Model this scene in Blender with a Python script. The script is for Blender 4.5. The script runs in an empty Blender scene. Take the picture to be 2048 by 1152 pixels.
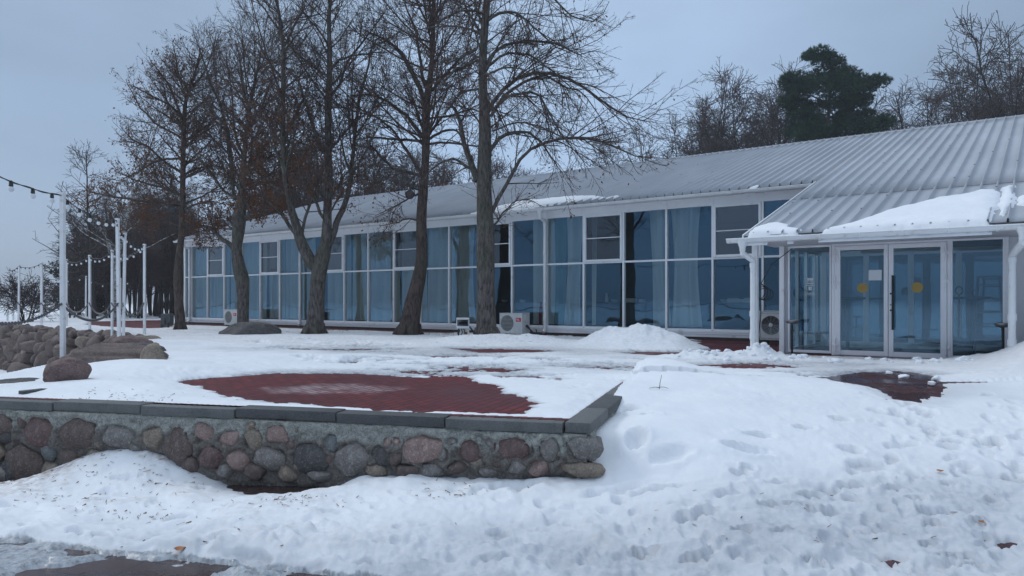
import bpy, math, random
import numpy as np
from mathutils import Vector, Matrix

random.seed(7)
SC = bpy.context.scene
COL = SC.collection
F = 1465.0
CX, HY = 1024.0, 604.0
CAM_Z = 1.0

def pt(px, py, Y):
    return np.array([(px - CX) / F * Y, Y, CAM_Z - (py - HY) / F * Y])

def gp(px, py, z=0.0):
    Y = (CAM_Z - z) * F / (py - HY)
    return np.array([(px - CX) / F * Y, Y, z])

# ------------------------------------------------------------------ objects
def tag(o, label=None, cat=None, group=None, kind=None):
    if label: o['label'] = label
    if cat: o['category'] = cat
    if group: o['group'] = group
    if kind: o['kind'] = kind
    return o

def empty(name, loc=(0, 0, 0), rz=0.0):
    o = bpy.data.objects.new(name, None)
    o.empty_display_size = 0.2
    o.location = loc
    o.rotation_euler = (0, 0, rz)
    COL.objects.link(o)
    return o

def mesh_obj(name, verts, faces, mat=None, parent=None, smooth=False, sharp=None):
    me = bpy.data.meshes.new(name)
    verts = np.asarray(verts, dtype=np.float32)
    if isinstance(faces, np.ndarray):
        nf, k = faces.shape
        me.vertices.add(len(verts)); me.vertices.foreach_set('co', verts.ravel())
        me.loops.add(nf * k); me.loops.foreach_set('vertex_index', faces.astype(np.int32).ravel())
        me.polygons.add(nf)
        me.polygons.foreach_set('loop_start', np.arange(0, nf * k, k, dtype=np.int32))
        me.polygons.foreach_set('loop_total', np.full(nf, k, dtype=np.int32))
        me.update(calc_edges=True); me.validate()
    else:
        me.from_pydata([tuple(map(float, v)) for v in verts], [], [tuple(int(i) for i in f) for f in faces])
        me.update()
    if smooth:
        me.polygons.foreach_set('use_smooth', np.ones(len(me.polygons), dtype=bool))
        if sharp:
            me.set_sharp_from_angle(angle=math.radians(sharp))
    if mat is not None:
        for m in (mat if isinstance(mat, (list, tuple)) else [mat]):
            me.materials.append(m)
    o = bpy.data.objects.new(name, me)
    COL.objects.link(o)
    if parent is not None: o.parent = parent
    return o

def copy_tree(o, parent=None):
    c = o.copy(); COL.objects.link(c)
    c.parent = parent
    for ch in list(o.children):
        copy_tree(ch, c)
    return c

class MB:
    """Collects shapes for one mesh."""
    def __init__(s): s.v = []; s.f = []; s.mi = []; s.cur = 0
    def add(s, vs, fs):
        n = len(s.v); s.v += [tuple(map(float, v)) for v in vs]
        s.f += [tuple(i + n for i in f) for f in fs]; s.mi += [s.cur] * len(fs)
    def box(s, lo, hi, bev=0.0):
        (x0, y0, z0), (x1, y1, z1) = lo, hi
        if x0 > x1: x0, x1 = x1, x0
        if y0 > y1: y0, y1 = y1, y0
        if z0 > z1: z0, z1 = z1, z0
        b = min(bev, (x1 - x0) / 2.2, (y1 - y0) / 2.2, (z1 - z0) / 2.2)
        if b <= 0:
            s.add([(x0, y0, z0), (x1, y0, z0), (x1, y1, z0), (x0, y1, z0), (x0, y0, z1), (x1, y0, z1), (x1, y1, z1), (x0, y1, z1)],
                  [(0, 3, 2, 1), (4, 5, 6, 7), (0, 1, 5, 4), (1, 2, 6, 5), (2, 3, 7, 6), (3, 0, 4, 7)])
            return
        import bmesh
        bm = bmesh.new()
        bmesh.ops.create_cube(bm, size=1.0)
        for v in bm.verts:
            v.co = Vector(((x0 + x1) / 2 + v.co.x * (x1 - x0), (y0 + y1) / 2 + v.co.y * (y1 - y0), (z0 + z1) / 2 + v.co.z * (z1 - z0)))
        bmesh.ops.bevel(bm, geom=list(bm.edges), offset=b, segments=2, profile=0.5, affect='EDGES')
        bm.verts.index_update()
        s.add([v.co for v in bm.verts], [[v.index for v in f.verts] for f in bm.faces]); bm.free()
    def prism(s, poly, d, n0, n1):
        """poly: list of 3D points; extruded from offset n0 to n1 along d."""
        d = np.asarray(d, float); k = len(poly)
        vs = [np.asarray(p) + d * n0 for p in poly] + [np.asarray(p) + d * n1 for p in poly]
        fs = [tuple(range(k - 1, -1, -1)), tuple(range(k, 2 * k))] + [(i, (i + 1) % k, k + (i + 1) % k, k + i) for i in range(k)]
        s.add(vs, fs)
    def tube(s, pts, r, n=8, caps=True):
        pts = [np.asarray(p, float) for p in pts]
        rs = r if hasattr(r, '__len__') else [r] * len(pts)
        vs = []; fs = []
        prev = None
        for i, p in enumerate(pts):
            t = pts[min(i + 1, len(pts) - 1)] - pts[max(i - 1, 0)]
            t = t / (np.linalg.norm(t) + 1e-9)
            if prev is None:
                a = np.array([0, 0, 1.0]) if abs(t[2]) < .9 else np.array([1.0, 0, 0])
            else: a = prev
            u = a - t * np.dot(a, t); u /= np.linalg.norm(u) + 1e-9
            prev = u
            w = np.cross(t, u)
            for k in range(n):
                q = 2 * math.pi * k / n
                vs.append(p + rs[i] * (math.cos(q) * u + math.sin(q) * w))
        for i in range(len(pts) - 1):
            for k in range(n):
                fs.append((i * n + k, i * n + (k + 1) % n, (i + 1) * n + (k + 1) % n, (i + 1) * n + k))
        if caps:
            fs.append(tuple(range(n - 1, -1, -1))); m = (len(pts) - 1) * n
            fs.append(tuple(range(m, m + n)))
        s.add(vs, fs)
    def ball(s, c, r, n=10, m=7, sz=(1, 1, 1)):
        vs = [(c[0], c[1], c[2] + r * sz[2])]
        for j in range(1, m):
            th = math.pi * j / m
            for k in range(n):
                q = 2 * math.pi * k / n
                vs.append((c[0] + r * sz[0] * math.sin(th) * math.cos(q), c[1] + r * sz[1] * math.sin(th) * math.sin(q), c[2] + r * sz[2] * math.cos(th)))
        vs.append((c[0], c[1], c[2] - r * sz[2])); L = len(vs) - 1
        fs = [(0, 1 + k, 1 + (k + 1) % n) for k in range(n)]
        for j in range(m - 2):
            for k in range(n):
                a = 1 + j * n + k; b = 1 + j * n + (k + 1) % n
                fs.append((a, a + n, b + n, b))
        o = 1 + (m - 2) * n
        fs += [(o + k, L, o + (k + 1) % n) for k in range(n)]
        s.add(vs, fs)
    def lathe(s, prof, c=(0, 0, 0), n=20):
        vs = []; fs = []
        for (r, z) in prof:
            for k in range(n):
                q = 2 * math.pi * k / n
                vs.append((c[0] + r * math.cos(q), c[1] + r * math.sin(q), c[2] + z))
        for i in range(len(prof) - 1):
            for k in range(n):
                fs.append((i * n + k, i * n + (k + 1) % n, (i + 1) * n + (k + 1) % n, (i + 1) * n + k))
        fs.append(tuple(range(n - 1, -1, -1))); m = (len(prof) - 1) * n
        fs.append(tuple(range(m, m + n)))
        s.add(vs, fs)
    def build(s, name, mat, parent=None, smooth=False, sharp=35):
        o = mesh_obj(name, s.v, s.f, mat, parent, smooth, sharp if smooth else None)
        if isinstance(mat, (list, tuple)):
            o.data.polygons.foreach_set('material_index', np.array(s.mi, dtype=np.int32))
        return o

# ------------------------------------------------------------------ noise
def _hash(ix, iy, seed):
    h = (ix.astype(np.int64) * 374761393 + iy.astype(np.int64) * 668265263 + seed * 974634761) & 0xFFFFFFFF
    h = ((h ^ (h >> 13)) * 1274126177) & 0xFFFFFFFF
    h = (h ^ (h >> 16)) & 0xFFFFFFFF
    return h / 4294967295.0
def vnoise(x, y, seed=0):
    ix = np.floor(x); iy = np.floor(y); fx = x - ix; fy = y - iy
    ux = fx * fx * fx * (fx * (fx * 6 - 15) + 10); uy = fy * fy * fy * (fy * (fy * 6 - 15) + 10)
    a = _hash(ix, iy, seed); b = _hash(ix + 1, iy, seed); c = _hash(ix, iy + 1, seed); d = _hash(ix + 1, iy + 1, seed)
    return ((a * (1 - ux) + b * ux) * (1 - uy) + (c * (1 - ux) + d * ux) * uy) * 2 - 1
def fbm(x, y, seed=0, octv=4, gain=.5):
    s = 0; a = 1; t = 0
    for k in range(octv):
        ca, sa = math.cos(.7 * k + seed), math.sin(.7 * k + seed)
        s = s + a * vnoise((x * ca - y * sa) * 2 ** k + 13.1 * k, (x * sa + y * ca) * 2 ** k + 7.7 * k, seed + k); t += a; a *= gain
    return s / t
def sstep(a, b, x):
    t = np.clip((x - a) / (b - a), 0, 1); return t * t * (3 - 2 * t)
def in_poly(x, y, poly):
    r = np.zeros(x.shape, bool); n = len(poly)
    for i in range(n):
        x0, y0 = poly[i][:2]; x1, y1 = poly[(i + 1) % n][:2]
        c = ((y0 > y) != (y1 > y))
        with np.errstate(divide='ignore', invalid='ignore'):
            r ^= c & (x < (x1 - x0) * (y - y0) / ((y1 - y0) if y1 != y0 else 1e-9) + x0)
    return r
def seg_dist(x, y, pts, closed=False):
    d = np.full(x.shape, 1e9); n = len(pts)
    for i in range(n if closed else n - 1):
        x0, y0 = pts[i][:2]; x1, y1 = pts[(i + 1) % n][:2]
        dx, dy = x1 - x0, y1 - y0
        t = np.clip(((x - x0) * dx + (y - y0) * dy) / (dx * dx + dy * dy + 1e-12), 0, 1)
        d = np.minimum(d, np.hypot(x - x0 - t * dx, y - y0 - t * dy))
    return d
def sdf(x, y, poly):
    d = seg_dist(x, y, poly, True)
    return np.where(in_poly(x, y, poly), d, -d)   # positive inside

# ------------------------------------------------------------------ materials
class NT:
    def __init__(s, name):
        s.m = bpy.data.materials.new(name); s.m.use_nodes = True
        s.t = s.m.node_tree; s.t.nodes.clear()
        s.out = s.t.nodes.new('ShaderNodeOutputMaterial')
    def n(s, typ, **kw):
        nd = s.t.nodes.new(typ)
        for k, v in kw.items():
            if k.startswith('_'): setattr(nd, k[1:], v)
            else:
                key = k.replace('__', ' ')
                sock = nd.inputs[int(key[1:])] if key[0] == 'i' and key[1:].isdigit() else nd.inputs[key]
                if isinstance(v, bpy.types.NodeSocket): s.t.links.new(v, sock)
                else: sock.default_value = v
        return nd
    def link(s, a, b): s.t.links.new(a, b)
    def obj(s): return s.n('ShaderNodeTexCoord').outputs['Object']
    def noise(s, scale, detail=4, rough=.55, vec=None, dist=0.0):
        nd = s.n('ShaderNodeTexNoise', Scale=scale, Detail=detail, Roughness=rough, Distortion=dist)
        s.link(vec if vec is not None else s.obj(), nd.inputs['Vector'])
        return nd.outputs['Fac']
    def ramp(s, fac, stops, interp='LINEAR'):
        nd = s.n('ShaderNodeValToRGB', Fac=fac); cr = nd.color_ramp; cr.interpolation = interp
        while len(cr.elements) < len(stops): cr.elements.new(.5)
        for e, (p, c) in zip(cr.elements, stops):
            e.position = p; e.color = (*c, 1) if len(c) == 3 else c
        return nd.outputs['Color']
    def mix(s, fac, a, b, typ='MIX'):
        nd = s.n('ShaderNodeMix', _data_type='RGBA', _blend_type=typ)
        for sock, v in ((nd.inputs[0], fac), (nd.inputs[6], a), (nd.inputs[7], b)):
            if isinstance(v, bpy.types.NodeSocket): s.link(v, sock)
            else: sock.default_value = v if not isinstance(v, tuple) or len(v) == 4 else (*v, 1)
        return nd.outputs[2]
    def math(s, op, a, b=0.0, clamp=False):
        nd = s.n('ShaderNodeMath', _operation=op, _use_clamp=clamp)
        for i, v in enumerate((a, b)):
            if isinstance(v, bpy.types.NodeSocket): s.link(v, nd.inputs[i])
            else: nd.inputs[i].default_value = v
        return nd.outputs[0]
    def mapping(s, vec, scale=(1, 1, 1), rot=(0, 0, 0), loc=(0, 0, 0)):
        nd = s.n('ShaderNodeMapping', Scale=scale, Rotation=rot, Location=loc); s.link(vec, nd.inputs['Vector']); return nd.outputs[0]
    def bump(s, h, strength=.3, dist=.02, normal=None):
        nd = s.n('ShaderNodeBump', Strength=strength, Distance=dist, Height=h)
        if normal is not None: s.link(normal, nd.inputs['Normal'])
        return nd.outputs[0]
    def pbr(s, color, rough=.6, metal=0.0, normal=None, spec=.5, **kw):
        nd = s.n('ShaderNodeBsdfPrincipled', Metallic=metal)
        for key, v in (('Base Color', color), ('Roughness', rough)):
            if isinstance(v, bpy.types.NodeSocket): s.link(v, nd.inputs[key])
            else: nd.inputs[key].default_value = (*v, 1) if isinstance(v, tuple) and len(v) == 3 else v
        nd.inputs['Specular IOR Level'].default_value = spec
        if normal is not None: s.link(normal, nd.inputs['Normal'])
        for k, v in kw.items():
            sock = nd.inputs[k.replace('_', ' ')]
            if isinstance(v, bpy.types.NodeSocket): s.link(v, sock)
            else: sock.default_value = v
        s.link(nd.outputs[0], s.out.inputs['Surface'])
        return s.m

def simple(name, c, rough=.5, var=.12, scale=6.0, metal=0.0, bump=.0, bscale=40, spec=.5, wear=None):
    t = NT(name)
    f = t.noise(scale, 5)
    lo = tuple(x * (1 - var) for x in c); hi = tuple(min(1, x * (1 + var)) for x in c)
    col = t.ramp(f, [(.3, lo), (.7, hi)])
    if wear:
        wn = t.noise(scale * 2.3, 6, .65)
        col = t.mix(t.ramp(wn, [(.58, (0, 0, 0)), (.72, (1, 1, 1))]), col, wear)
    rn = t.math('ADD', t.math('MULTIPLY', t.noise(scale * 3, 3), .2), rough - .1, True)
    nm = t.bump(t.noise(bscale, 4), bump, .01) if bump else None
    return t.pbr(col, rn, metal, nm, spec)

def mat_bark(name, base, dark, moss=None, sc=1.0):
    t = NT(name); o = t.obj()
    v = t.mapping(o, (10 * sc, 10 * sc, 3.0 * sc))
    f = t.noise(1.6, 6, .65, v, .4)
    col = t.ramp(f, [(.32, dark), (.62, base)])
    big = t.noise(1.1, 3, .5)
    if moss: col = t.mix(t.math('MULTIPLY', t.ramp(big, [(.45, (0, 0, 0)), (.65, (1, 1, 1))]), .55), col, moss)
    return t.pbr(col, .9, 0, t.bump(f, .9, .03), .2)

M = {}
M['bark'] = mat_bark('linden_bark', (.15, .135, .125), (.014, .012, .012), (.075, .08, .055))
M['bark_red'] = mat_bark('linden_bark_reddish', (.115, .086, .077), (.016, .012, .012), (.07, .068, .05))
M['twig'] = simple('linden_twig', (.060, .038, .032), .8, .3, 1.5)
M['twig_bg'] = simple('thicket_twig', (.052, .033, .034), .85, .3, .3)
M['twig_bg2'] = simple('birch_twig', (.065, .047, .044), .85, .3, .3)
M['bark_bg'] = mat_bark('thicket_bark', (.05, .042, .04), (.018, .015, .016), None, .7)
tb = NT('birch_bark'); _b = tb.noise(2.2, 4, .7, tb.mapping(tb.obj(), (2, 2, 7)))
M['birch'] = tb.pbr(tb.ramp(_b, [(.42, (.03, .028, .028)), (.55, (.42, .41, .4))]), .8)
def mat_leafy(name, a, b, sc):
    t = NT(name); col = t.ramp(t.noise(sc, 3, .6), [(.3, a), (.7, b)])
    d = t.n('ShaderNodeBsdfDiffuse'); t.link(col, d.inputs[0])
    tr = t.n('ShaderNodeBsdfTranslucent'); t.link(col, tr.inputs[0])
    mx = t.n('ShaderNodeMixShader'); mx.inputs[0].default_value = .3
    t.link(d.outputs[0], mx.inputs[1]); t.link(tr.outputs[0], mx.inputs[2]); t.link(mx.outputs[0], t.out.inputs[0])
    return t.m
M['dead_leaf'] = mat_leafy('dead_leaf', (.09, .042, .026), (.21, .105, .058), 3.0)
M['needle'] = mat_leafy('pine_needle', (.012, .040, .032), (.055, .10, .062), 1.6)
M['needle_dark'] = mat_leafy('dark_needle', (.012, .02, .02), (.03, .038, .034), .5)

M['white'] = simple('white_paint', (.82, .84, .87), .42, .04, 1.3, wear=(.6, .6, .59))
M['white_post'] = simple('post_paint', (.72, .73, .75), .55, .08, 5, bump=.15, wear=(.5, .48, .45))
M['gutter'] = simple('gutter_paint', (.76, .78, .80), .35, .05, 3, wear=(.62, .62, .6))
M['wall_panel'] = simple('wall_panel', (.62, .64, .68), .55, .05, 2)
M['alu'] = simple('door_aluminium', (.86, .87, .91), .38, .04, 2.5, .15)
M['plinth_brown'] = simple('plinth_brown', (.06, .042, .036), .8, .3, 6)
M['steel'] = simple('brushed_steel', (.35, .36, .38), .3, .1, 8, .9)
M['black'] = simple('black_rubber', (.015, .015, .017), .5, .2, 10)
M['black_metal'] = simple('black_metal', (.02, .02, .022), .4, .2, 10, .3)
M['darkgrey'] = simple('dark_grille', (.05, .055, .06), .5, .2, 10)
M['ac_white'] = simple('unit_casing', (.56, .57, .57), .5, .06, 5, wear=(.44, .43, .4))
M['red_label'] = simple('red_badge', (.5, .012, .03), .4, .05, 10)
M['text_white'] = simple('badge_lettering', (.8, .8, .8), .4, .02, 10)
M['yellow'] = simple('yellow_marker', (.40, .27, .065), .5, .05, 8)
M['paper'] = simple('white_paper', (.75, .78, .82), .7, .03, 8)
M['curtain'] = None
M['wood_floor'] = simple('interior_floor', (.10, .075, .06), .5, .2, 3)
M['interior'] = simple('interior_wall', (.16, .17, .18), .8, .1, 1)
M['cloth_dark'] = simple('table_cloth', (.10, .11, .13), .8, .1, 5)
M['china'] = simple('white_china', (.75, .76, .78), .3, .03, 8)
M['rust'] = simple('rusted_plate', (.16, .07, .04), .8, .4, 20)
M['cable'] = simple('cable_black', (.02, .02, .022), .6, .2, 10)
M['chain'] = simple('galvanised_chain', (.10, .10, .11), .5, .3, 30, .6)
M['boat'] = simple('green_hull', (.05, .12, .10), .5, .15, 3)
M['bulb'] = simple('frosted_bulb', (.72, .75, .78), .3, .03, 10)

def mat_curtain():
    t = NT('sheer_curtain'); v = t.mapping(t.obj(), (1, 1, .15))
    col = t.ramp(t.noise(3, 3, .5, v), [(.3, (.62, .68, .70)), (.7, (.78, .82, .83))])
    d = t.n('ShaderNodeBsdfDiffuse'); t.link(col, d.inputs[0])
    tr = t.n('ShaderNodeBsdfTranslucent'); t.link(col, tr.inputs[0])
    mx = t.n('ShaderNodeMixShader'); mx.inputs[0].default_value = .35
    t.link(d.outputs[0], mx.inputs[1]); t.link(tr.outputs[0], mx.inputs[2]); t.link(mx.outputs[0], t.out.inputs[0])
    return t.m
M['curtain'] = mat_curtain()
M['curtain_green'] = simple('heavy_green_curtain', (.10, .19, .18), .9, .1, 4)
M['curtain_red'] = simple('red_drape', (.22, .02, .04), .9, .1, 4)

def mat_glass(name, tint, refl, base, ior=1.5):
    t = NT(name)
    tr = t.n('ShaderNodeBsdfTransparent', Color=(*tint, 1))
    gl = t.n('ShaderNodeBsdfGlossy', Color=(*refl, 1), Roughness=.012)
    wob = t.noise(.9, 2, .5)
    t.link(t.bump(wob, .32, .02), gl.inputs['Normal'])
    fr = t.n('ShaderNodeFresnel', IOR=ior)
    fac = t.math('ADD', t.math('MULTIPLY', fr.outputs[0], 1 - base), base, True)
    bf = t.n('ShaderNodeNewGeometry').outputs['Backfacing']
    rnd = t.n('ShaderNodeObjectInfo').outputs['Random']
    fac = t.math('MULTIPLY', fac, t.math('ADD', t.math('MULTIPLY', rnd, .45), .78), True)
    fac = t.math('MULTIPLY', fac, t.math('SUBTRACT', 1.0, bf))      # one reflection per pane, at its outer face
    t.link(t.mix(bf, (*tint, 1), (1, 1, 1, 1)), tr.inputs[0])
    mx = t.n('ShaderNodeMixShader'); t.link(fac, mx.inputs[0])
    t.link(tr.outputs[0], mx.inputs[1]); t.link(gl.outputs[0], mx.inputs[2]); t.link(mx.outputs[0], t.out.inputs[0])
    return t.m
M['glass'] = mat_glass('blue_coated_glass', (.72, .76, .73), (.30, .60, .90), .155)
M['glass_sash'] = mat_glass('sash_glass', (.34, .40, .43), (.62, .72, .85), .11)
M['glass_door'] = mat_glass('door_glass', (.74, .84, .85), (.44, .70, .92), .15)

def mat_roof():
    t = NT('corrugated_metal'); o = t.obj()
    f = t.noise(1.2, 5, .6, t.mapping(o, (1, .25, .25)))
    col = t.ramp(f, [(.3, (.30, .325, .365)), (.7, (.40, .425, .47))])
    st = t.noise(9, 4, .7)
    col = t.mix(t.math('MULTIPLY', t.ramp(st, [(.6, (0, 0, 0)), (.8, (1, 1, 1))]), .35), col, (.30, .30, .31))
    return t.pbr(col, t.math('ADD', t.math('MULTIPLY', f, .25), .45), 0.0, t.bump(t.noise(60, 3), .05, .005), .3)
M['roof'] = mat_roof()
M['roof_edge'] = simple('roof_edge_metal', (.13, .13, .13), .6, .3, 6)

def mat_brick(name, rot, frost=None, a=(.175, .026, .034), b=(.10, .017, .023), mortar=(.022, .008, .009)):
    t = NT(name); o = t.obj()
    v = t.mapping(o, (1, 1, 1), (0, 0, rot))
    def brick(vec):
        br = t.n('ShaderNodeTexBrick', Scale=1.0, Mortar__Size=.011, Mortar__Smooth=.2, Bias=0.0, Brick__Width=.2, Row__Height=.1)
        br.offset = .5
        t.link(vec, br.inputs['Vector'])
        br.inputs['Color1'].default_value = (*a, 1); br.inputs['Color2'].default_value = (*b, 1); br.inputs['Mortar'].default_value = (*mortar, 1)
        return br
    br = brick(v)
    big = t.noise(.7, 5, .6)
    col = t.mix(1.0, br.outputs['Color'], t.ramp(big, [(.3, (.62, .62, .62)), (.7, (1.15, 1.12, 1.1))]), 'MULTIPLY')
    gr = t.noise(120, 3, .6)
    col = t.mix(.25, col, t.ramp(gr, [(.3, (.05, .02, .02)), (.7, (.2, .09, .085))]))
    if frost:
        dist = t.n('ShaderNodeVectorMath', _operation='DISTANCE')
        t.link(t.mapping(o, (1, 1.35, 1), (0, 0, 0), (0, 0, 0)), dist.inputs[0]); dist.inputs[1].default_value = (frost[0], frost[1] * 1.35, 0)
        rad = t.math('ADD', dist.outputs['Value'], t.math('MULTIPLY', t.noise(2.2, 5, .6), 1.1))
        msk = t.ramp(t.math('DIVIDE', rad, 3.0), [(.36, (1, 1, 1)), (.46, (0, 0, 0))])
        msk = t.math('MULTIPLY', msk, t.math('SUBTRACT', 1.0, br.outputs['Fac']))
        msk = t.math('MULTIPLY', msk, t.ramp(t.noise(3.1, 6, .7), [(.36, (.1, .1, .1)), (.6, (.75, .75, .75))]))
        col = t.mix(msk, col, (.42, .34, .35))
    if frost:
        so = t.n('ShaderNodeAttribute', _attribute_name='soil').outputs['Fac']
        col = t.mix(so, col, t.ramp(t.noise(9, 6, .7), [(.35, (.035, .03, .027)), (.65, (.11, .092, .08))]))
    wa = t.n('ShaderNodeAttribute', _attribute_name='wet').outputs['Fac']
    col = t.mix(t.math('MULTIPLY', wa, .8), col, (.040, .020, .021))
    wet = t.ramp(big, [(.35, (.4, .4, .4)), (.65, (.75, .75, .75))])
    wet = t.mix(t.math('MULTIPLY', wa, t.ramp(t.noise(1.7, 4, .6), [(.42, (0, 0, 0)), (.52, (1, 1, 1))])), wet, (.16, .16, .16))
    return t.pbr(col, wet, 0, t.bump(t.math('SUBTRACT', 1.0, br.outputs['Fac']), .5, .006), .15)

def mat_snow():
    t = NT('snow_surface'); o = t.obj()
    dirt = t.n('ShaderNodeAttribute', _attribute_name='dirt').outputs['Fac']
    ice = t.n('ShaderNodeAttribute', _attribute_name='ice').outputs['Fac']
    n1 = t.noise(1.3, 5, .6); n2 = t.noise(14, 5, .65); n3 = t.noise(160, 2, .6)
    col = t.ramp(n1, [(.3, (.72, .75, .79)), (.7, (.80, .82, .85))])
    pk = t.n('ShaderNodeAttribute', _attribute_name='fore_dim_packed').outputs['Fac']
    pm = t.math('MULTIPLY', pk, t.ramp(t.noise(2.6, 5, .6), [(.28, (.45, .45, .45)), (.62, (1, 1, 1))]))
    col = t.mix(pm, col, t.ramp(n2, [(.3, (.36, .39, .43)), (.7, (.52, .55, .60))]))  # greyer tone for painted foreground dimming and for trodden snow
    dm = t.math('MULTIPLY', dirt, t.ramp(n2, [(.40, (0, 0, 0)), (.68, (1, 1, 1))]))
    col = t.mix(dm, col, (.32, .25, .20))
    im = t.math('MULTIPLY', ice, t.ramp(n2, [(.32, (.55, .55, .55)), (.6, (1, 1, 1))]), True)
    col = t.mix(im, col, t.ramp(t.noise(22, 5, .7), [(.35, (.12, .13, .145)), (.7, (.46, .50, .54))]))
    rough = t.mix(im, (.62, .62, .62), (.25, .25, .25))
    nm = t.bump(n3, .22, .004); nm = t.bump(n2, .5, .012, nm)
    return t.pbr(col, rough, 0, nm, .3, Subsurface_Weight=.0)
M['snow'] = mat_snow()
def mat_soil():
    t = NT('forest_soil'); n = t.noise(3, 6, .7)
    return t.pbr(t.ramp(n, [(.35, (.03, .023, .02)), (.65, (.08, .06, .05))]), .9, 0, t.bump(t.noise(20, 5), .6, .03))
M['soil'] = mat_soil()

def mat_stone(name, a, b, spk=.5):
    t = NT(name); o = t.obj()
    f = t.noise(8, 8, .72); g = t.noise(45, 4, .75); r = t.n('ShaderNodeObjectInfo').outputs['Random']
    a = tuple(x * 1.25 for x in a); b = tuple(x * 1.35 for x in b)
    col = t.ramp(f, [(.3, a), (.7, b)])
    col = t.mix(t.math('MULTIPLY', t.ramp(g, [(.52, (0, 0, 0)), (.66, (1, 1, 1))]), spk), col, tuple(min(1, x * 1.7 + .05) for x in b))
    col = t.mix(t.math('MULTIPLY', t.ramp(t.noise(95, 3, .7), [(.55, (0, 0, 0)), (.66, (1, 1, 1))]), .55), col, (.02, .018, .018))
    h = t.math('ADD', f, t.math('MULTIPLY', g, .35))
    return t.pbr(col, .78, 0, t.bump(h, .8, .02), .3)
STONE = [mat_stone('granite_brown', (.06, .046, .042), (.13, .10, .09)),
         mat_stone('granite_red', (.072, .047, .045), (.145, .10, .093)),
         mat_stone('granite_pink', (.15, .105, .095), (.26, .19, .17)),
         mat_stone('granite_grey', (.092, .085, .080), (.20, .185, .175)),
         mat_stone('granite_dark', (.034, .033, .034), (.09, .086, .085)),
         mat_stone('granite_tan', (.12, .098, .078), (.22, .18, .145)),
         mat_stone('granite_blue', (.078, .083, .085), (.14, .148, .15)),
         mat_stone('granite_umber', (.075, .058, .048), (.15, .12, .10))]
def mat_mortar():
    t = NT('lime_mortar'); o = t.obj()
    z = t.n('ShaderNodeSeparateXYZ'); t.link(o, z.inputs[0])
    f = t.noise(7, 7, .7); g = t.noise(45, 5, .7)
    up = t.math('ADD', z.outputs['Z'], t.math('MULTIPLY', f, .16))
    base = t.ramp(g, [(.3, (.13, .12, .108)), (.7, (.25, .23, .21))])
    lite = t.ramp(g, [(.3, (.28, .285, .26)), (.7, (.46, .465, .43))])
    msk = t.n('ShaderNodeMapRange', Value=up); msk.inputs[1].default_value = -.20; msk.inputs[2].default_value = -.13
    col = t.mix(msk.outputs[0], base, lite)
    crack = t.ramp(t.noise(11, 6, .75, None, .6), [(.47, (0, 0, 0)), (.5, (1, 1, 1)), (.53, (0, 0, 0))])
    col = t.mix(t.math('MULTIPLY', crack, .6), col, (.03, .027, .025))
    return t.pbr(col, .9, 0, t.bump(t.math('ADD', f, t.math('MULTIPLY', g, .5)), 1.0, .03), .2)
M['mortar'] = mat_mortar()
def mat_concrete(name, a, b):
    t = NT(name); f = t.noise(5, 6, .65); g = t.noise(90, 4, .7)
    col = t.ramp(f, [(.3, a), (.7, b)])
    col = t.mix(t.math('MULTIPLY', t.ramp(t.noise(2.0, 6, .7), [(.5, (0, 0, 0)), (.62, (1, 1, 1))]), .5), col, tuple(x * .45 for x in a))
    col = t.mix(.18, col, t.ramp(g, [(.3, (.03, .03, .03)), (.7, (.4, .4, .39))]))
    return t.pbr(col, t.ramp(f, [(.3, (.5,) * 3), (.7, (.8,) * 3)]), 0, t.bump(g, .35, .006), .35)
M['coping'] = mat_concrete('kerb_concrete', (.075, .08, .08), (.13, .138, .136))
M['coping_wet'] = mat_concrete('kerb_concrete_wet', (.026, .028, .032), (.06, .064, .067))
# ================================================================== TERRAIN
rng = np.random.default_rng(11)
C0 = np.array([.639, 6.041])                    # outer corner of the terrace wall
F1 = np.array([.9706, -.2407])                  # along the front wall (towards the corner)
F2 = np.array([.2407, .9706])                   # into the terrace
S1 = np.array([.2926, .9562])                   # along the side kerb, away from the corner
S2 = np.array([-.9562, .2926])                  # into the terrace from the side kerb
LAKE = [(-6.55, 7.75), (-6.5, 8.6), (-7.15, 11.3), (-9.35, 17.2), (-10.75, 21.5), (-24.2, 34.4), (-28.8, 40), (-27.5, 44),
        (-33.5, 50), (-41, 60), (-51, 75), (-72, 108), (-140, 220), (-300, 460)]
TERR = LAKE + [(-300, 900), (900, 900), (900, -60), (60, 2.5), (14, 3.0), (1.52, 8.93), tuple(C0 - .1 * F1 + .1 * F2)]

def z_low(x, y):
    t = np.clip((C0 - np.stack([x, y], -1)) @ F1, 0, 6.5)
    wallz = -.575 - .045 * t
    d = (np.stack([x, y], -1) - C0) @ F2        # <0 towards the camera
    left = wallz + (-.76 - wallz) * sstep(0, 2.0, -d)
    left = left - .35 * np.clip(-7.2 - x, 0, 6)
    r = sstep(3.9, 9.0, y - .10 * (x - 3)) ** .95
    right = -.64 * (1 - r)
    k = sstep(.75, 1.9, x + .25 * (y - 5.0))
    return left * (1 - k) + right * k

def in_terrace(x, y):
    p = np.stack([x, y], -1) - C0
    a = (p @ F2 > .10) & (p @ S2 > .10)
    far = y > 8.93 + .0 * x
    left = in_poly(x, y, LAKE + [(-300, 900), (900, 900), (900, -60), (60, -60), (C0[0], -60)])
    return (a | (far & (x > 1.5))) & left

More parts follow.
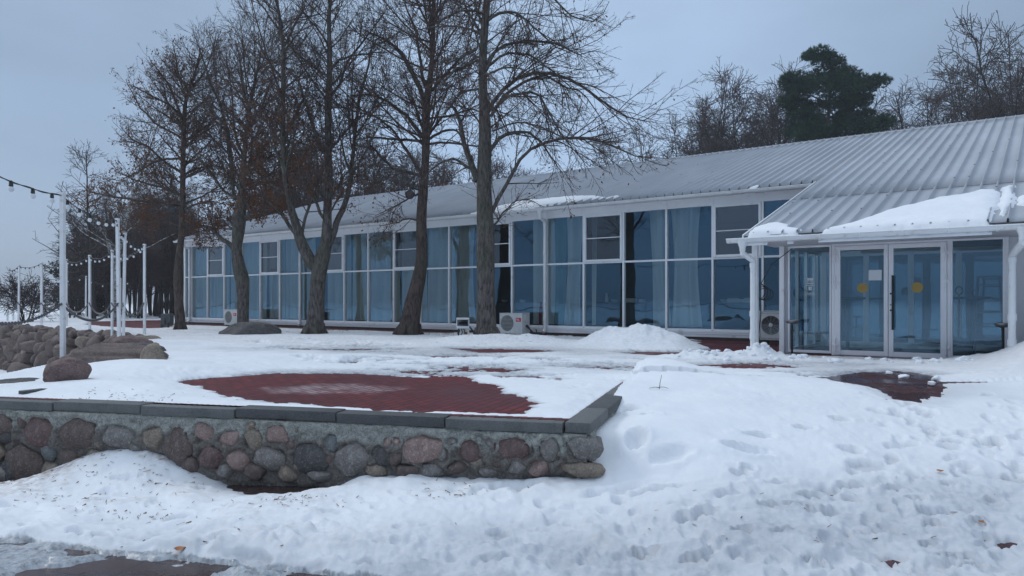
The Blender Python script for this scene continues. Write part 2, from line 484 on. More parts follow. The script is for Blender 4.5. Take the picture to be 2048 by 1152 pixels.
def B(x, y):
    x = np.asarray(x, float); y = np.asarray(y, float)
    terr = in_terrace(x, y)
    p = np.stack([x, y], -1) - C0
    lakeside = (~terr) & (p @ F2 > .1) & (x < 0)
    low = z_low(x, y)
    back = sstep(9, 16, np.hypot(x, y)) * (y < 3.0)
    low = low * (1 - back) + np.where(x < 7, -2.3, -.2) * back
    z = np.where(terr, 0.0, low)
    d = seg_dist(x, y, LAKE)
    z = np.where(lakeside, -2.0 + 1.4 * np.exp(-d / .5) * (y < 13), z)
    return z

def gpz(px, py, it=25):
    """ground point under a pixel of the photograph"""
    z = -.3
    for _ in range(it):
        p = gp(px, py, z); z = .5 * z + .5 * float(B(np.array([p[0]]), np.array([p[1]]))[0])
    return gp(px, py, z)
def gpoly(pts, z=0.0): return [tuple(gp(a, b, z)[:2]) for a, b in pts]

def polar_grid(r0, r1, ratio, fine, half, coarse):
    r = [r0]
    while r[-1] < r1: r.append(r[-1] * ratio)
    th = np.concatenate([np.arange(-half, half, fine), np.arange(half, 360 - half, coarse)])
    R, T = np.meshgrid(np.array(r), np.radians(th), indexing='ij')
    x = R * np.sin(T); y = R * np.cos(T)
    nr, nt = R.shape
    i = np.arange(nr - 1)[:, None] * nt; j = np.arange(nt)[None, :]; j2 = (j + 1) % nt
    faces = np.stack([i + j, i + nt + j, i + nt + j2, i + j2], -1).reshape(-1, 4)[:, ::-1]
    return x.ravel(), y.ravel(), faces, nt

BARE = [  # bare brick showing through the snow, terrace level (pixel outlines on the ground)
    (gpoly([(352, 762), (430, 755), (560, 746), (660, 746), (760, 750), (880, 757), (935, 752), (945, 762), (990, 772), (1012, 785), (1060, 798), (1075, 806), (1058, 822), (1040, 829),
            (960, 828), (850, 824), (740, 818), (640, 812), (560, 808), (490, 800), (430, 786), (385, 775)]), 1.0),
    (gpoly([(905, 697), (960, 698), (1060, 699), (1110, 703), (1060, 706), (960, 706), (920, 702)]), .8),
    (gpoly([(820, 711), (930, 709), (1060, 716), (1180, 724), (1300, 736), (1290, 744), (1180, 742), (1080, 733), (940, 724), (840, 718)]), .35),
    (gpoly([(640, 722), (760, 716), (900, 722), (1010, 735), (1100, 750), (1180, 762), (1120, 770), (1000, 760), (920, 748), (820, 738), (700, 732)]), .3),
    (gpoly([(1290, 722), (1400, 716), (1520, 722), (1620, 738), (1640, 752), (1540, 750), (1420, 740), (1330, 736)]), .3),
    (gpoly([(520, 690), (640, 684), (800, 690), (860, 700), (700, 706), (560, 700)]), .25),
    (gpoly([(680, 725), (715, 723), (735, 728), (700, 731)]), .6),
    (gpoly([(800, 740), (850, 745), (900, 753), (880, 760), (840, 752), (800, 746)]), .4),
    (gpoly([(1310, 712), (1250, 706), (1390, 690), (1400, 672), (1600, 672), (1750, 690), (1930, 705), (1900, 724), (1760, 716), (1680, 712), (1590, 707), (1530, 705), (1470, 712), (1400, 711), (1350, 708)]), 1.2),
    (gpoly([(1628, 757), (1700, 747), (1780, 744), (1850, 748), (1895, 757), (1880, 774), (1835, 789), (1800, 787), (1745, 773), (1685, 765)]), 1.0),
    (gpoly([(180, 643), (340, 640), (350, 655), (300, 658), (230, 655), (170, 650)]), 1.0),
]
# strip of bare paving close along the glass front
def facade_ab(x, y):
    dx, dy = x - 5.243, y - 19.03
    return dx * .8101 - dy * .5863, dx * .5863 + dy * .8101

STAMPS = [  # footprints and melted hollows: px, py, half-width, half-depth (m), depth (m), goes to ground
    (1297, 869, .10, .12, .10, 0), (1262, 832, .11, .13, .07, 0), (1272, 942, .10, .14, .12, 0), (1345, 947, .17, .11, .06, 0), (1486, 930, .19, .13, .08, 0),
    (1519, 894, .14, .10, .10, 0), (1608, 876, .11, .09, .08, 0), (1680, 858, .11, .11, .10, 0), (1703, 918, .13, .12, .09, 0), (1735, 948, .17, .16, .08, 0), (1900, 899, .12, .07, .09, 0),
    (1983, 900, .11, .09, .11, 0), (1382, 1060, .11, .07, .12, 0), (1415, 1048, .10, .06, .11, 0), (1484, 1090, .08, .06, .13, 0), (1395, 1138, .09, .05, .16, 1), (1575, 1091, .12, .05, .09, 0),
    (1858, 1107, .06, .04, .17, 1), (1896, 1131, .13, .04, .18, 1), (1867, 1068, .07, .03, .12, 1), (1962, 1057, .06, .03, .12, 1), (1987, 1014, .06, .04, .10, 0), (1626, 1143, .07, .03, .13, 1),
    (1781, 1135, .05, .02, .11, 1), (1299, 1125, .07, .03, .14, 1), (1941, 1149, .07, .04, .18, 1), (1026, 968, .22, .20, .12, 0), (1480, 970, .09, .08, .08, 0), (1495, 960, .06, .05, .06, 0),
    (1280, 1128, .05, .03, .13, 1), (1600, 1030, .16, .05, .06, 0), (1545, 1035, .12, .06, .07, 0), (1460, 1010, .13, .1, .06, 0), (1320, 1000, .22, .08, .08, 0), (1240, 1000, .2, .1, .06, 0),
    (880, 1007, .20, .03, .08, 1), (915, 1003, .10, .03, .07, 1), (580, 1027, .06, .03, .08, 1), (625, 1030, .05, .03, .07, 1), (960, 1003, .1, .03, .05, 0),
    (250, 990, .12, .06, .07, 0), (278, 988, .05, .03, .08, 1), (660, 1050, .12, .06, .05, 0), (445, 1040, .07, .03, .05, 0), (470, 1030, .12, .03, .06, 0), (1830, 1020, .1, .04, .08, 0), (1700, 990, .12, .08, .06, 0),
    (1620, 1010, .1, .06, .06, 0), (1790, 1000, .12, .07, .05, 0), (1905, 985, .1, .06, .07, 0), (1560, 985, .12, .07, .05, 0), (1850, 1040, .09, .04, .1, 0), (2010, 1090, .1, .05, .1, 0), (1730, 1080, .1, .05, .08, 0),
]
PATH_LINE = (gp(0, 1086, -.76)[:2], gp(640, 1153, -.76)[:2])

TREE_BASE = {}
def build_terrain():
    x, y, faces, nt = polar_grid(2.4, 330.0, 1.0048, .125, 60.0, 2.4)
    b = B(x, y)
    r = np.hypot(x, y)
    p = np.stack([x, y], -1) - C0
    d_in = p @ F2
    terr = in_terrace(x, y)
    # ---- ground sheet
    path_n = np.array([-(PATH_LINE[1] - PATH_LINE[0])[1], (PATH_LINE[1] - PATH_LINE[0])[0]]); path_n /= np.linalg.norm(path_n)
    dpath = (np.stack([x, y], -1) - PATH_LINE[0]) @ path_n           # <0 on the camera side
    dpath = dpath + .05 * vnoise(x * .9, y * .9, 3) * 0
    pathm = (dpath < 0) & (x < .8) & (y < 6.5)
    bb = b.copy()
    g = mesh_obj('ground', np.stack([x, y, bb], -1), faces, M['ground'], None, True)
    soil = np.where(terr, 0, sstep(-2.2, -.9, d_in) * (x < .9) + (b < -1.2)); at = g.data.attributes.new('soil', 'FLOAT', 'POINT'); at.data.foreach_set('value', np.clip(soil, 0, 1).astype(np.float32))
    wetv = np.zeros(x.shape); sel = (x > 2) & (x < 9) & (y > 6) & (y < 13); wetv[sel] = sstep(-.4, .1, sdf(x[sel], y[sel], BARE[-2][0])); wetv = np.maximum(wetv, (~terr) * .8); at = g.data.attributes.new('wet', 'FLOAT', 'POINT'); at.data.foreach_set('value', wetv.astype(np.float32))
    tag(g, kind='structure')
    # ---- snow thickness
    n1 = fbm(x * .55, y * .55, 1, 4); n2 = fbm(x * 2.2, y * 2.2, 5, 4); n3 = fbm(x * 7.5, y * 7.5, 9, 4, .6); n4 = fbm(x * 24, y * 24, 15, 3, .6)
    near = np.clip(1.6 - r / 14, .25, 1)
    low = ~terr
    t = np.where(terr, .038 + .018 * n1 + .010 * n2, .075 + .045 * n1 + .028 * n2)
    walked = sstep(.5, 1.4, x - .12 * (y - 5)) * sstep(9.5, 7.0, y)       # trampled slope
    tramp = np.clip(sstep(5.9, 4.8, y + .25 * n1 - .07 * x) + .55 * walked * sstep(2.0, 3.2, x + .3 * n2 - .25 * (6.5 - y)), 0, 1)
    tramp = np.where(terr, .25, tramp)
    ridg = 1 - np.abs(n3) * 2
    rough_amt = .003 + .017 * tramp
    rough_amt = np.where(terr & (y < 11), .004, rough_amt)
    t = t + rough_amt * (n3 * 1.0 + .3 * n4) * near + .006 * n4 * tramp
    pit = fbm(x * 3.1 + 4, y * 5.2, 31, 3)
    crust = 1 - 2 * np.abs(fbm(x * 3.4 + 2, y * 6.5, 51, 4, .55)); crust2 = 1 - 2 * np.abs(fbm(x * 11, y * 17, 61, 3, .6))
    fore = low * sstep(7.2, 5.2, y + .5 * n1) * near
    t = t + fore * (.013 * crust * (.35 + .65 * tramp) + .006 * crust2) - fore * .009
    t = t - .075 * sstep(.36, .66, pit) * tramp
    lowdet = np.exp(-(((x - 5.4) / 2.2) ** 2 + ((y - 8.6) / 1.3) ** 2))
    t = t * (1 - .75 * lowdet)
    lw = low * sstep(1.5, .3, x - .25 * (6 - y)); left_low = lw
    t = t + lw * (.010 * n3 + .022 * n2)
    # pile against the front wall
    q = gpz(272, 905); pd = np.hypot((x - q[0]) / .75, (y - q[1]) / .5)
    t = np.where(low & (d_in < .12), t + .30 * np.exp(-pd ** 2) + .02 * n2, t)
    q = gpz(860, 940); pd = np.hypot((x - q[0]) / 1.1, (y - q[1]) / .35)
    t = np.where(low & (d_in < .12), t + .06 * np.exp(-pd ** 2), t)
    wd = np.clip(-d_in, 0, 9)
    hol = np.exp(-((x - (-2.1)) / .62) ** 2) * np.exp(-(wd / .30) ** 2)
    t = np.where(low & (d_in < .12) & (x < .5), t - .15 * hol, t)
    hol = np.exp(-((x - (-5.6)) / .9) ** 2) * np.exp(-(wd / .35) ** 2)
    t = np.where(low & (d_in < .12) & (x < .5), t - .22 * hol, t)
    # drift along the side kerb and the mound behind its end
    sd = p @ -S2
    along = p @ S1
    drift = np.exp(-(np.clip(sd - .05, 0, 9) / .95) ** 2) * sstep(-.05, .5, along) * sstep(5.2, 2.6, along)
    want = -.125 + .10 * sstep(.06, .45, sd) + .01 * n2 - .25 * np.clip(.35 - along, 0, 1)
    cur = b + t
    t = np.where(low & (sd > -.12), t + drift * np.clip(want - cur, 0, 1), t)
    q = gp(1335, 770, 0)
    mnd = np.exp(-(((x - q[0]) / .62) ** 2 + ((y - 9.75) / .8) ** 2) ** 1.0)
    t = t + .19 * mnd * (sd > -.1)
    t = t + .05 * np.exp(-(((x - 2.6) / 1.6) ** 2 + ((y - 9.4) / .9) ** 2)) * (sd > 0)
    # drift behind the red boulder, left side of the terrace
    for (px, py, sx, sy, h) in ((330, 752, 1.3, 1.1, .10), (250, 748, .9, .7, .10), (390, 722, 2.0, 1.2, .08), (210, 782, .9, .4, .06), (620, 725, 2.4, .9, .07), (500, 735, 1.2, .5, .06), (1010, 725, 1.5, .4, .05), (620, 680, 4, 1.2, .08), (430, 690, 3, 1.2, .07), (860, 690, 3, .9, .05)):
        q = gp(px, py, 0); t = t + h * np.exp(-(((x - q[0]) / sx) ** 2 + ((y - q[1]) / sy) ** 2)) * terr
    # shovelled ridge by the doors
    rd = seg_dist(x, y, [(3.0, 12.75), (3.7, 12.85), (4.5, 12.6), (5.6, 12.0), (6.7, 11.35), (7.4, 11.3)])
    lump = fbm(x * 4.5, y * 4.5, 21, 4, .65)
    lumps = .5 + .9 * np.clip(lump + .25, 0, 1.2) + .5 * np.clip(n3, 0, 1)
    t_ridge = (.035 + .075 * sstep(5.4, 3.9, x)) * np.exp(-(rd / .33) ** 2) * lumps
    q = gp(1528, 706, 0); t_ridge = t_ridge + .10 * np.exp(-(((x - 4.35) / .26) ** 2 + ((y - 12.75) / .25) ** 2)) * lumps
    # bank at the right
    bank = 1.22 * np.exp(-(((x - 9.0) / 1.35) ** 2 + ((y - 10.2) / 1.35) ** 2)) + .30 * np.exp(-(((x - 9.6) / 2.2) ** 2 + ((y - 8.2) / 2.0) ** 2))
    bank = bank * (1 + .10 * n2 + .05 * lump)
    # shovelled pile in front of the glass
    q = gp(1290, 698, 0)
    pile = .45 * np.exp(-(((x - 2.75) * .8101 - (y - 15.9) * .5863) / 1.05) ** 4 * .6 - (((x - 2.75) * .5863 + (y - 15.9) * .8101) / .62) ** 2)
    pile = pile + .17 * np.exp(-((x + .1) / 1.7) ** 2 - ((y - 17.2) / .65) ** 2)
    pile = pile * (1 + .22 * n2 + .16 * lump + .06 * n3)
    # bare patches
    bare = np.full(x.shape, -9.0)
    wobble = .30 * n2 + .16 * n3 + .05 * n4
    for poly, st in BARE:
        sel = (r < 60)
        s = np.full(x.shape, -9.0)
        s[sel] = sdf(x[sel], y[sel], poly)
        k = np.clip(r / 9, 1, 2.2)
        s = s + wobble * .55 * k * (1.0 if st >= .8 else 2.2)
        if st < .5: s = np.minimum(s, .25) - (.34 if st < .33 else .16) + .75 * fbm(x * 1.1 + .6 * y, y * 2.6 - .5 * x, 71 + int(st * 100), 4, .6) + .22 * n3
        bare = np.maximum(bare, s)
    fa, fb = facade_ab(x, y)
    strip = .75 + .35 * n2 - np.abs(fb + .35)
    strip = np.where((fa > -25.6) & (fa < 1.5), strip, -9)
    inside = np.where((fa > -25.3) & (fa < 13) & (fb > -.1) & (fb < 17), 5.0, -9) 
    ann = np.where((fa > 2.2) & (fa < 13) & (fb > -4.6) & (fb < .2), 5.0, -9)
    strip = np.where(fa > -8, strip - .6, strip)
    bare = np.maximum(np.maximum(bare, strip), np.maximum(inside, ann))
    for (bx, by, br) in TREE_BASE.values():
        bare = np.maximum(bare, br * (1 + .5 * n2 + .3 * n3) - np.hypot(x - bx, (y - by) * .8))
    edge = np.clip(-bare / .45, -1, 1)                 # 1 = full snow, <0 bare
    t_b = np.where(terr | (x > 2.0), np.where(edge > 0, np.minimum(t, .004 + t * np.clip(edge, 0, 1) ** .8), -.03), t)
    dk = np.minimum(d_in, np.where(y < 9.2, p @ S2, 9.0))
    t_b = np.where(terr & (dk < 1.2), np.minimum(t_b, .004 + .16 * (dk - .215 + .02 * n2) + .012 * n3 * (dk > .24)), t_b)
    t_b = np.where(terr & (dk < .20), -.02, t_b)
    t = t_b
    keep = np.where((ann > 0) | (inside > 0), 0, 1)
    t = t + (t_ridge + bank) * (np.where(bare > .25, 0, 1)) * keep + pile * keep * np.where(fb > -.3, 0, 1)
    t = np.where((bare > -.1) & (t_ridge > .03) & (keep > 0), np.maximum(t, t_ridge), t)
    t = np.where((pile > .04) & (keep > 0) & (fb < -.3), np.maximum(t, pile), t)
    # path strip in the near corner
    pw = -dpath + .05 * n2 + .035 * n3
    tp = np.where(pw > 0, -.02 + .055 * sstep(.08, .42, fbm(x * 1.7 + 3, y * 2.6, 44, 4, .6) + .22 * sstep(.45, .8, pw) ) , 1.0)
    on_path = (x < 1.0) & (y < 6.5) & (d_in < -.3)
    edge2 = sstep(-.10, 0.0, pw)
    t = np.where(on_path & (pw > -.12), np.where(pw > 0, tp, t * (1 - edge2) + .03 * edge2), t)
    # footprints
    for (px, py, ax, ay, dp, deep) in STAMPS:
        q = gpz(px, py - 4); ay = ay * .62
        u = (x - q[0]); v = (y - q[1])
        sel = (np.abs(u) < ax * 3) & (np.abs(v) < ay * 4 + .3)
        if not sel.any(): continue
        e = np.sqrt((u[sel] / ax) ** 2 + (v[sel] / ay) ** 2) * (1 + .35 * n3[sel] + .25 * n2[sel])
        cut = dp * 1.05 * (1 - sstep(.42, 1.18, e)) - .014 * np.exp(-((e - 1.35) / .3) ** 2)
        tt = t[sel] - cut
        lim = -.02 if deep else .015
        t[sel] = np.maximum(tt, np.minimum(t[sel], lim))
    rs = np.random.default_rng(5)
    for _ in range(330):                               # trampling
        q = (rs.uniform(-4.5, 6.5), rs.uniform(3.4, 7.6))
        if q[0] < .9 and q[1] > 6.0 - .25 * q[0]: continue
        if 1.0 < q[0] < 3.2 and q[1] > 5.6: continue
        a = rs.uniform(.05, .11); c = rs.uniform(.04, .08); th = rs.uniform(0, 3.1)
        u = (x - q[0]) * math.cos(th) + (y - q[1]) * math.sin(th); v = -(x - q[0]) * math.sin(th) + (y - q[1]) * math.cos(th)
        sel = (np.abs(u) < .3) & (np.abs(v) < .3) & ~terr
        if not sel.any(): continue
        e = np.sqrt((u[sel] / a) ** 2 + (v[sel] / c) ** 2) * (1 + .4 * n3[sel] + .2 * n4[sel])
        t[sel] = np.maximum(t[sel] - rs.uniform(.014, .042) * (1 - sstep(.45, 1.2, e)) + .008 * np.exp(-((e - 1.35) / .3) ** 2), np.minimum(t[sel], .012))
    # boot prints along three tracks up the slope
    for tr_, stride in (([(1.2, 3.4), (2.4, 4.9), (3.5, 6.4), (4.4, 7.8)], .33), ([(3.0, 3.3), (3.9, 5.2), (4.7, 7.0), (5.6, 8.4)], .30), ([(2.1, 3.3), (1.3, 4.4), (.9, 5.4)], .3), ([(4.6, 3.8), (4.4, 5.4), (4.0, 7.2), (4.0, 9.0), (3.9, 11.5)], .34), ([(-2.6, 4.6), (-1.0, 4.9), (.6, 4.7), (2.2, 4.4)], .36), ([(5.8, 4.6), (5.6, 6.4), (5.4, 7.8)], .31), ([(.2, 3.8), (1.6, 4.1), (3.4, 4.3), (5.0, 4.2)], .33)):
        for (p0_, p1_) in zip(tr_[:-1], tr_[1:]):
            p0_ = np.array(p0_); p1_ = np.array(p1_); L_ = np.linalg.norm(p1_ - p0_); dr_ = (p1_ - p0_) / L_; nr_ = np.array([-dr_[1], dr_[0]])
            for k_ in range(int(L_ / stride)):
                q = p0_ + dr_ * (k_ + .5) * stride + nr_ * (.10 * (-1) ** k_ + rs.normal(0, .03)); th = math.atan2(dr_[1], dr_[0]) + rs.normal(0, .2)
                u = (x - q[0]) * math.cos(th) + (y - q[1]) * math.sin(th); v = -(x - q[0]) * math.sin(th) + (y - q[1]) * math.cos(th)
                sel = (np.abs(u) < .4) & (np.abs(v) < .3) & ~terr
                if not sel.any(): continue
                us, vs_ = u[sel], v[sel]
                e1_ = np.sqrt(((us - .045) / .095) ** 2 + (vs_ / .055) ** 2); e2_ = np.sqrt(((us + .085) / .055) ** 2 + (vs_ / .043) ** 2)
                e = np.minimum(e1_, e2_) * (1 + .18 * n3[sel] + .1 * n4[sel]); dp = rs.uniform(.014, .036)
                t[sel] = np.maximum(t[sel] - dp * (1 - sstep(.6, 1.15, e)) + .007 * np.exp(-((e - 1.3) / .22) ** 2) * (1 + n3[sel]), np.minimum(t[sel], .010))
    z = b + t
    # far forest floor and lake
    onlake = (b < -1.2)
    dirt = np.clip(.85 * left_low * sstep(1.5, .1, wd - .5 * n1) * sstep(-1.6, -3.2, x) * sstep(-.3, .35, n2 + n1) + .22 * left_low * sstep(.1, .5, n1 + .5 * n2) + .12 * tramp * low + .35 * np.exp(-((t - .0) / .02) ** 2) * low, 0, 1)
    dirt = np.where(terr, .05 + .5 * np.exp(-((r - 30) / 14) ** 2) * (fb > -9), dirt)
    ice = np.clip((pw > -.02) * on_path * .95 + terr * sstep(.016, .001, t) * .8 * (dk > .3) + terr * sstep(.055, .008, t) * .75 * (y > 9.8) * (y < 17) * (1 - np.clip(t_ridge * 12, 0, 1)), 0, 1)
    me_faces = faces
    fz = t[faces].max(1)
    okf = fz > -.019
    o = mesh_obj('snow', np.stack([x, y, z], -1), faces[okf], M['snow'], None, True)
    tag(o, kind='structure')
    fore_dim_packed = np.clip(low * sstep(6.3, 4.1, y + .45 * n1 + .25 * n2 - .05 * x) * .95 + .25 * tramp * low + .5 * low * sstep(.02, -.02, t - .03), 0, 1)  # vignette-like dimming towards the camera painted into snow colour, plus trodden and thin snow
    for nm, arr in (('dirt', dirt), ('ice', ice), ('fore_dim_packed', fore_dim_packed)):
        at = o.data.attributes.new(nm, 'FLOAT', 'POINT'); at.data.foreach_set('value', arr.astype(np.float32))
    return o

def snow_height(x, y):
    dg = None
    return None

# ================================================================== FRONT WALL
def wall_hit(px, py):
    """point of the front wall's face seen at a pixel: (t along the wall from the corner leftwards, z)"""
    k = (px - CX) / F
    # C0 - t F1 : X = kY
    t = (C0[0] - k * C0[1]) / (F1[0] - k * F1[1])
    Y = C0[1] - t * F1[1]
    return t, CAM_Z - (py - HY) * Y / F

def stone_mesh(rx, ry, rz, seed, lvl=3, jag=.16, cuts=7, deep=.72):
    import bmesh
    bm = bmesh.new(); bmesh.ops.create_icosphere(bm, subdivisions=lvl, radius=1.0)
    v = np.array([q.co for q in bm.verts]); f = np.array([[q.index for q in fc.verts] for fc in bm.faces]); bm.free()
    r = np.random.default_rng(seed)
    # boxier, with a few planed facets
    v = np.sign(v) * np.abs(v) ** .84
    for _ in range(cuts):
        d = r.normal(size=3); d /= np.linalg.norm(d); c = r.uniform(deep, .95)
        e = v @ d - c; m = e > 0
        v[m] -= np.outer(e[m] * .85, d)
    n = (fbm(v[:, 0] * 1.3 + seed, v[:, 1] * 1.3 + v[:, 2] * 1.1, seed, 3) + fbm(v[:, 1] * 1.3, v[:, 2] * 1.3 + seed, seed + 3, 3)) * .5
    v = v * (1 + jag * n[:, None])
    n2 = (vnoise(v[:, 0] * 5 + seed, v[:, 1] * 5 + v[:, 2] * 4, seed + 8) + vnoise(v[:, 1] * 9, v[:, 2] * 9 + v[:, 0] * 6, seed + 9) * .6)
    v = v * (1 + .036 * n2[:, None])
    return v * np.array([rx, ry, rz]), f

def WALL_T():
    T = []
    for (x, y, w, h, c) in ((110, 325, 70, 80, 0), (205, 385, 190, 150, 1), (405, 390, 220, 160, 0), (625, 410, 220, 110, 3), (820, 415, 140, 110, 5), (945, 460, 180, 185, 0), (1090, 390, 120, 115, 2), (1225, 420, 125, 85, 2),
                            (1350, 425, 120, 110, 5), (1480, 395, 135, 120, 2), (1118, 515, 135, 125, 1), (1265, 530, 125, 112, 2), (1430, 525, 172, 132, 3), (1650, 525, 190, 145, 4), (245, 495, 112, 84, 6),
                            (485, 525, 115, 95, 5), (110, 560, 200, 215, 0), (25, 410, 100, 95, 4), (55, 600, 120, 160, 4), (360, 515, 100, 70, 0), (1340, 350, 70, 45, 5), (1570, 372, 50, 40, 5), (1000, 560, 90, 90, 0), (1190, 590, 90, 70, 3), (1350, 600, 110, 80, 0), (1520, 610, 110, 80, 5), (1690, 620, 120, 70, 3), (1545, 450, 60, 70, 0), (1190, 470, 50, 50, 5), (1020, 400, 60, 50, 5), (720, 470, 60, 60, 3), (520, 440, 50, 50, 5), (300, 440, 60, 50, 0), (380, 560, 110, 80, 0), (260, 590, 100, 80, 5), (1590, 560, 60, 60, 5), (1330, 490, 50, 40, 3)):
        T.append((x / 2.667, 720 + y / 2.667, w / 2.667, h / 2.667, c))
    for (x, y, w, h, c) in ((30, 690, 92, 104, 6), (145, 785, 225, 185, 3), (325, 770, 132, 112, 4), (413, 690, 62, 64, 2), (365, 690, 56, 60, 2), (580, 735, 262, 162, 2), (855, 740, 142, 124, 1), (905, 660, 60, 46, 3),
                            (745, 690, 84, 60, 3), (960, 700, 84, 80, 3), (1095, 725, 214, 134, 1), (1235, 722, 50, 62, 3), (1315, 730, 122, 150, 3), (1250, 837, 124, 92, 2), (1505, 720, 190, 132, 3), (1490, 847, 232, 86, 5), (950, 760, 60, 52, 3),
                            (690, 760, 80, 90, 3), (20, 780, 50, 60, 1), (410, 780, 80, 100, 0), (1150, 640, 40, 30, 5), (775, 740, 60, 60, 0), (900, 800, 110, 70, 5), (1010, 800, 90, 70, 0), (1120, 830, 120, 80, 3), (770, 830, 110, 70, 0), (620, 850, 130, 80, 3), (480, 860, 130, 80, 0), (290, 855, 110, 70, 5), (940, 860, 100, 60, 3), (1390, 800, 60, 80, 0), (1180, 720, 40, 50, 5), (1400, 690, 40, 60, 3)):
        T.append((650 + x / 2.926, 650 + y / 2.926, w / 2.926, h / 2.926, c))
    return T
def build_front_wall():
    LEN = 9.5
    ang = math.atan2(F1[1], F1[0])
    root = empty('stone_wall', (C0[0], C0[1], 0), ang)       # local x along the wall to the corner, y into the terrace
    tag(root, 'low fieldstone retaining wall with grey kerb coping round the paved terrace', 'wall')
    T = WALL_T()
    # mortar body: displaced front face + solid behind
    nx, nz = 900, 100
    xs = np.linspace(-LEN, -.02, nx); zs = np.linspace(-1.4, -.092, nz)
    X, Z = np.meshgrid(xs, zs, indexing='ij')
    dsp = .030 * fbm(X * 4.5, Z * 4.5, 3, 4, .6) + .028 * fbm(X * 13, Z * 15, 6, 4, .62)
    dsp -= .02 * sstep(-.36, -.50, Z + .06 * fbm(X * 1.7, Z * 2, 9, 3))
    band = sstep(-.20, -.14, Z + .05 * fbm(X * 3, Z * 3, 13, 3)); dsp += .028 * band
    for (px_, py_, w_, h_, c_) in T:
        t_, z_ = wall_hit(px_, py_); s_ = (C0[1] - t_ * F1[1]) / F
        e_ = np.sqrt(((X + t_) / (w_ * s_ * .6)) ** 2 + ((Z - z_) / (h_ * s_ * .6)) ** 2)
        dsp = dsp + np.exp(-((e_ - 1.08) / .22) ** 2) * .034 * (1 + .5 * fbm(X * 8, Z * 8, 21, 2)) * sstep(-.62, -.30, Z + .05 * fbm(X * 3, Z * 3, 2, 2))
    Y = .028 - np.minimum(dsp, .075)
    Y[:, -1] = np.maximum(Y[:, -1], .012)
    v = np.stack([X, Y, Z], -1).reshape(-1, 3)
    i = np.arange(nx - 1)[:, None] * nz; j = np.arange(nz - 1)[None, :]
    f = np.stack([i + j, i + nz + j, i + nz + j + 1, i + j + 1], -1).reshape(-1, 4)
    body = MB(); body.box((-LEN, .07, -1.4), (-.02, .30, -.09))
    n0 = len(v)
    fv = np.concatenate([v, np.array(body.v)]); ff = np.concatenate([f, np.array(body.f) + n0])
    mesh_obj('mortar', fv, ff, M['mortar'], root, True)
    # side face
    q = np.array([[S1 @ F1, S1 @ F2], [S2 @ F1, S2 @ F2]])
    sx, sy = S1 @ F1, S1 @ F2
    sb = MB(); s1 = np.array([sx, sy, 0]); s2 = np.array([S2 @ F1, S2 @ F2, 0])
    n = 60; m = 20
    vs = []; fs = []
    for a in range(n):
        for c in range(m):
            L = 3.4 * a / (n - 1); zz = -1.0 + (.908) * c / (m - 1)
            dd = .02 + .02 * math.sin(9 * L + 5 * zz) * math.sin(14 * zz + L * 3)
            pnt = s1 * L + s2 * dd; vs.append((pnt[0], pnt[1], zz))
    for a in range(n - 1):
        for c in range(m - 1): fs.append((a * m + c, (a + 1) * m + c, (a + 1) * m + c + 1, a * m + c + 1))
    sb.add(vs, fs)
    sb.prism([s1 * .0 + s2 * .06, s1 * 3.4 + s2 * .06, s1 * 3.4 + s2 * .3, s1 * .3 + s2 * .3], (0, 0, 1), -1.0, -.092)
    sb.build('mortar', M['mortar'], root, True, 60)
    # coping stones
    def coping(pts_fn, L0, L1, mat):
        b = MB(); b.box((L0 + .003, .0, -.088), (L1 - .003, .215, 0.004), .012)
        vs = [pts_fn(p) for p in b.v]
        o = mesh_obj('coping_stone', vs, b.f, mat, root, True, 30); return o
    fr = lambda p: (-p[0], p[1] - .012, p[2])
    def fr2(p):  # mirrored along: flip winding is harmless here
        return (-p[0], p[1] - .012, p[2])
    x0 = .215
    for k in range(9):
        dx = .004 * ((k * 37) % 5 - 2)
        mat = M['coping_wet'] if k in (1, 2) else M['coping']
        b = MB(); b.box((-(x0 + 1.035), -.012 + dx, -.088 + dx), (-x0 - .008, .205 + dx, .004 + dx), .013)
        b.build('coping_stone', mat, root, True, 30)
        x0 += 1.035
    l0 = -.012
    for k, (la, mat) in enumerate(((.88, M['coping']), (1.03, M['coping_wet']), (1.03, M['coping']))):
        b = MB(); b.box((l0, -.012, -.088), (l0 + la - .008, .205, .004), .013)
        vs = [s1 * p[0] + s2 * p[1] + np.array([0, 0, p[2]]) for p in b.v]
        mesh_obj('coping_stone', vs, [tuple(reversed(q)) for q in b.f], mat, root, True, 30)
        l0 += la
    # stones traced on the face
    k = 0
    for (x, y, w, h, c) in T:
        t, z = wall_hit(x, y); Yd = C0[1] - t * F1[1]; s = Yd / F
        rx = w * s / 2 * 1.2; rz = h * s / 2 * 1.2
        ry = min(.13, .6 * (rx + rz) / 2 + .03)
        v, f = stone_mesh(rx, ry, rz, 100 + k, 4 if w > 25 else 3, .13)
        a = random.uniform(-.25, .25); ca, sa = math.cos(a), math.sin(a)
        v = np.stack([v[:, 0] * ca - v[:, 2] * sa, v[:, 1], v[:, 0] * sa + v[:, 2] * ca], -1)
        o = mesh_obj('field_stone', v, f, STONE[c], root, True); o.location = (-t, .02 + ry * .42, z); k += 1
    # a few more beyond the frame's edge and on the side face
    for i in range(22):
        t = 6.1 + (i // 3) * .42 + random.uniform(-.06, .06); z = -.28 - (i % 3) * .24 + random.uniform(-.03, .03)
        rx, rz = random.uniform(.12, .19), random.uniform(.09, .13)
        v, f = stone_mesh(rx, .1, rz, 300 + i, 3, .13)
        o = mesh_obj('field_stone', v, f, STONE[(i * 5) % 7], root, True); o.location = (-t, .03, z)
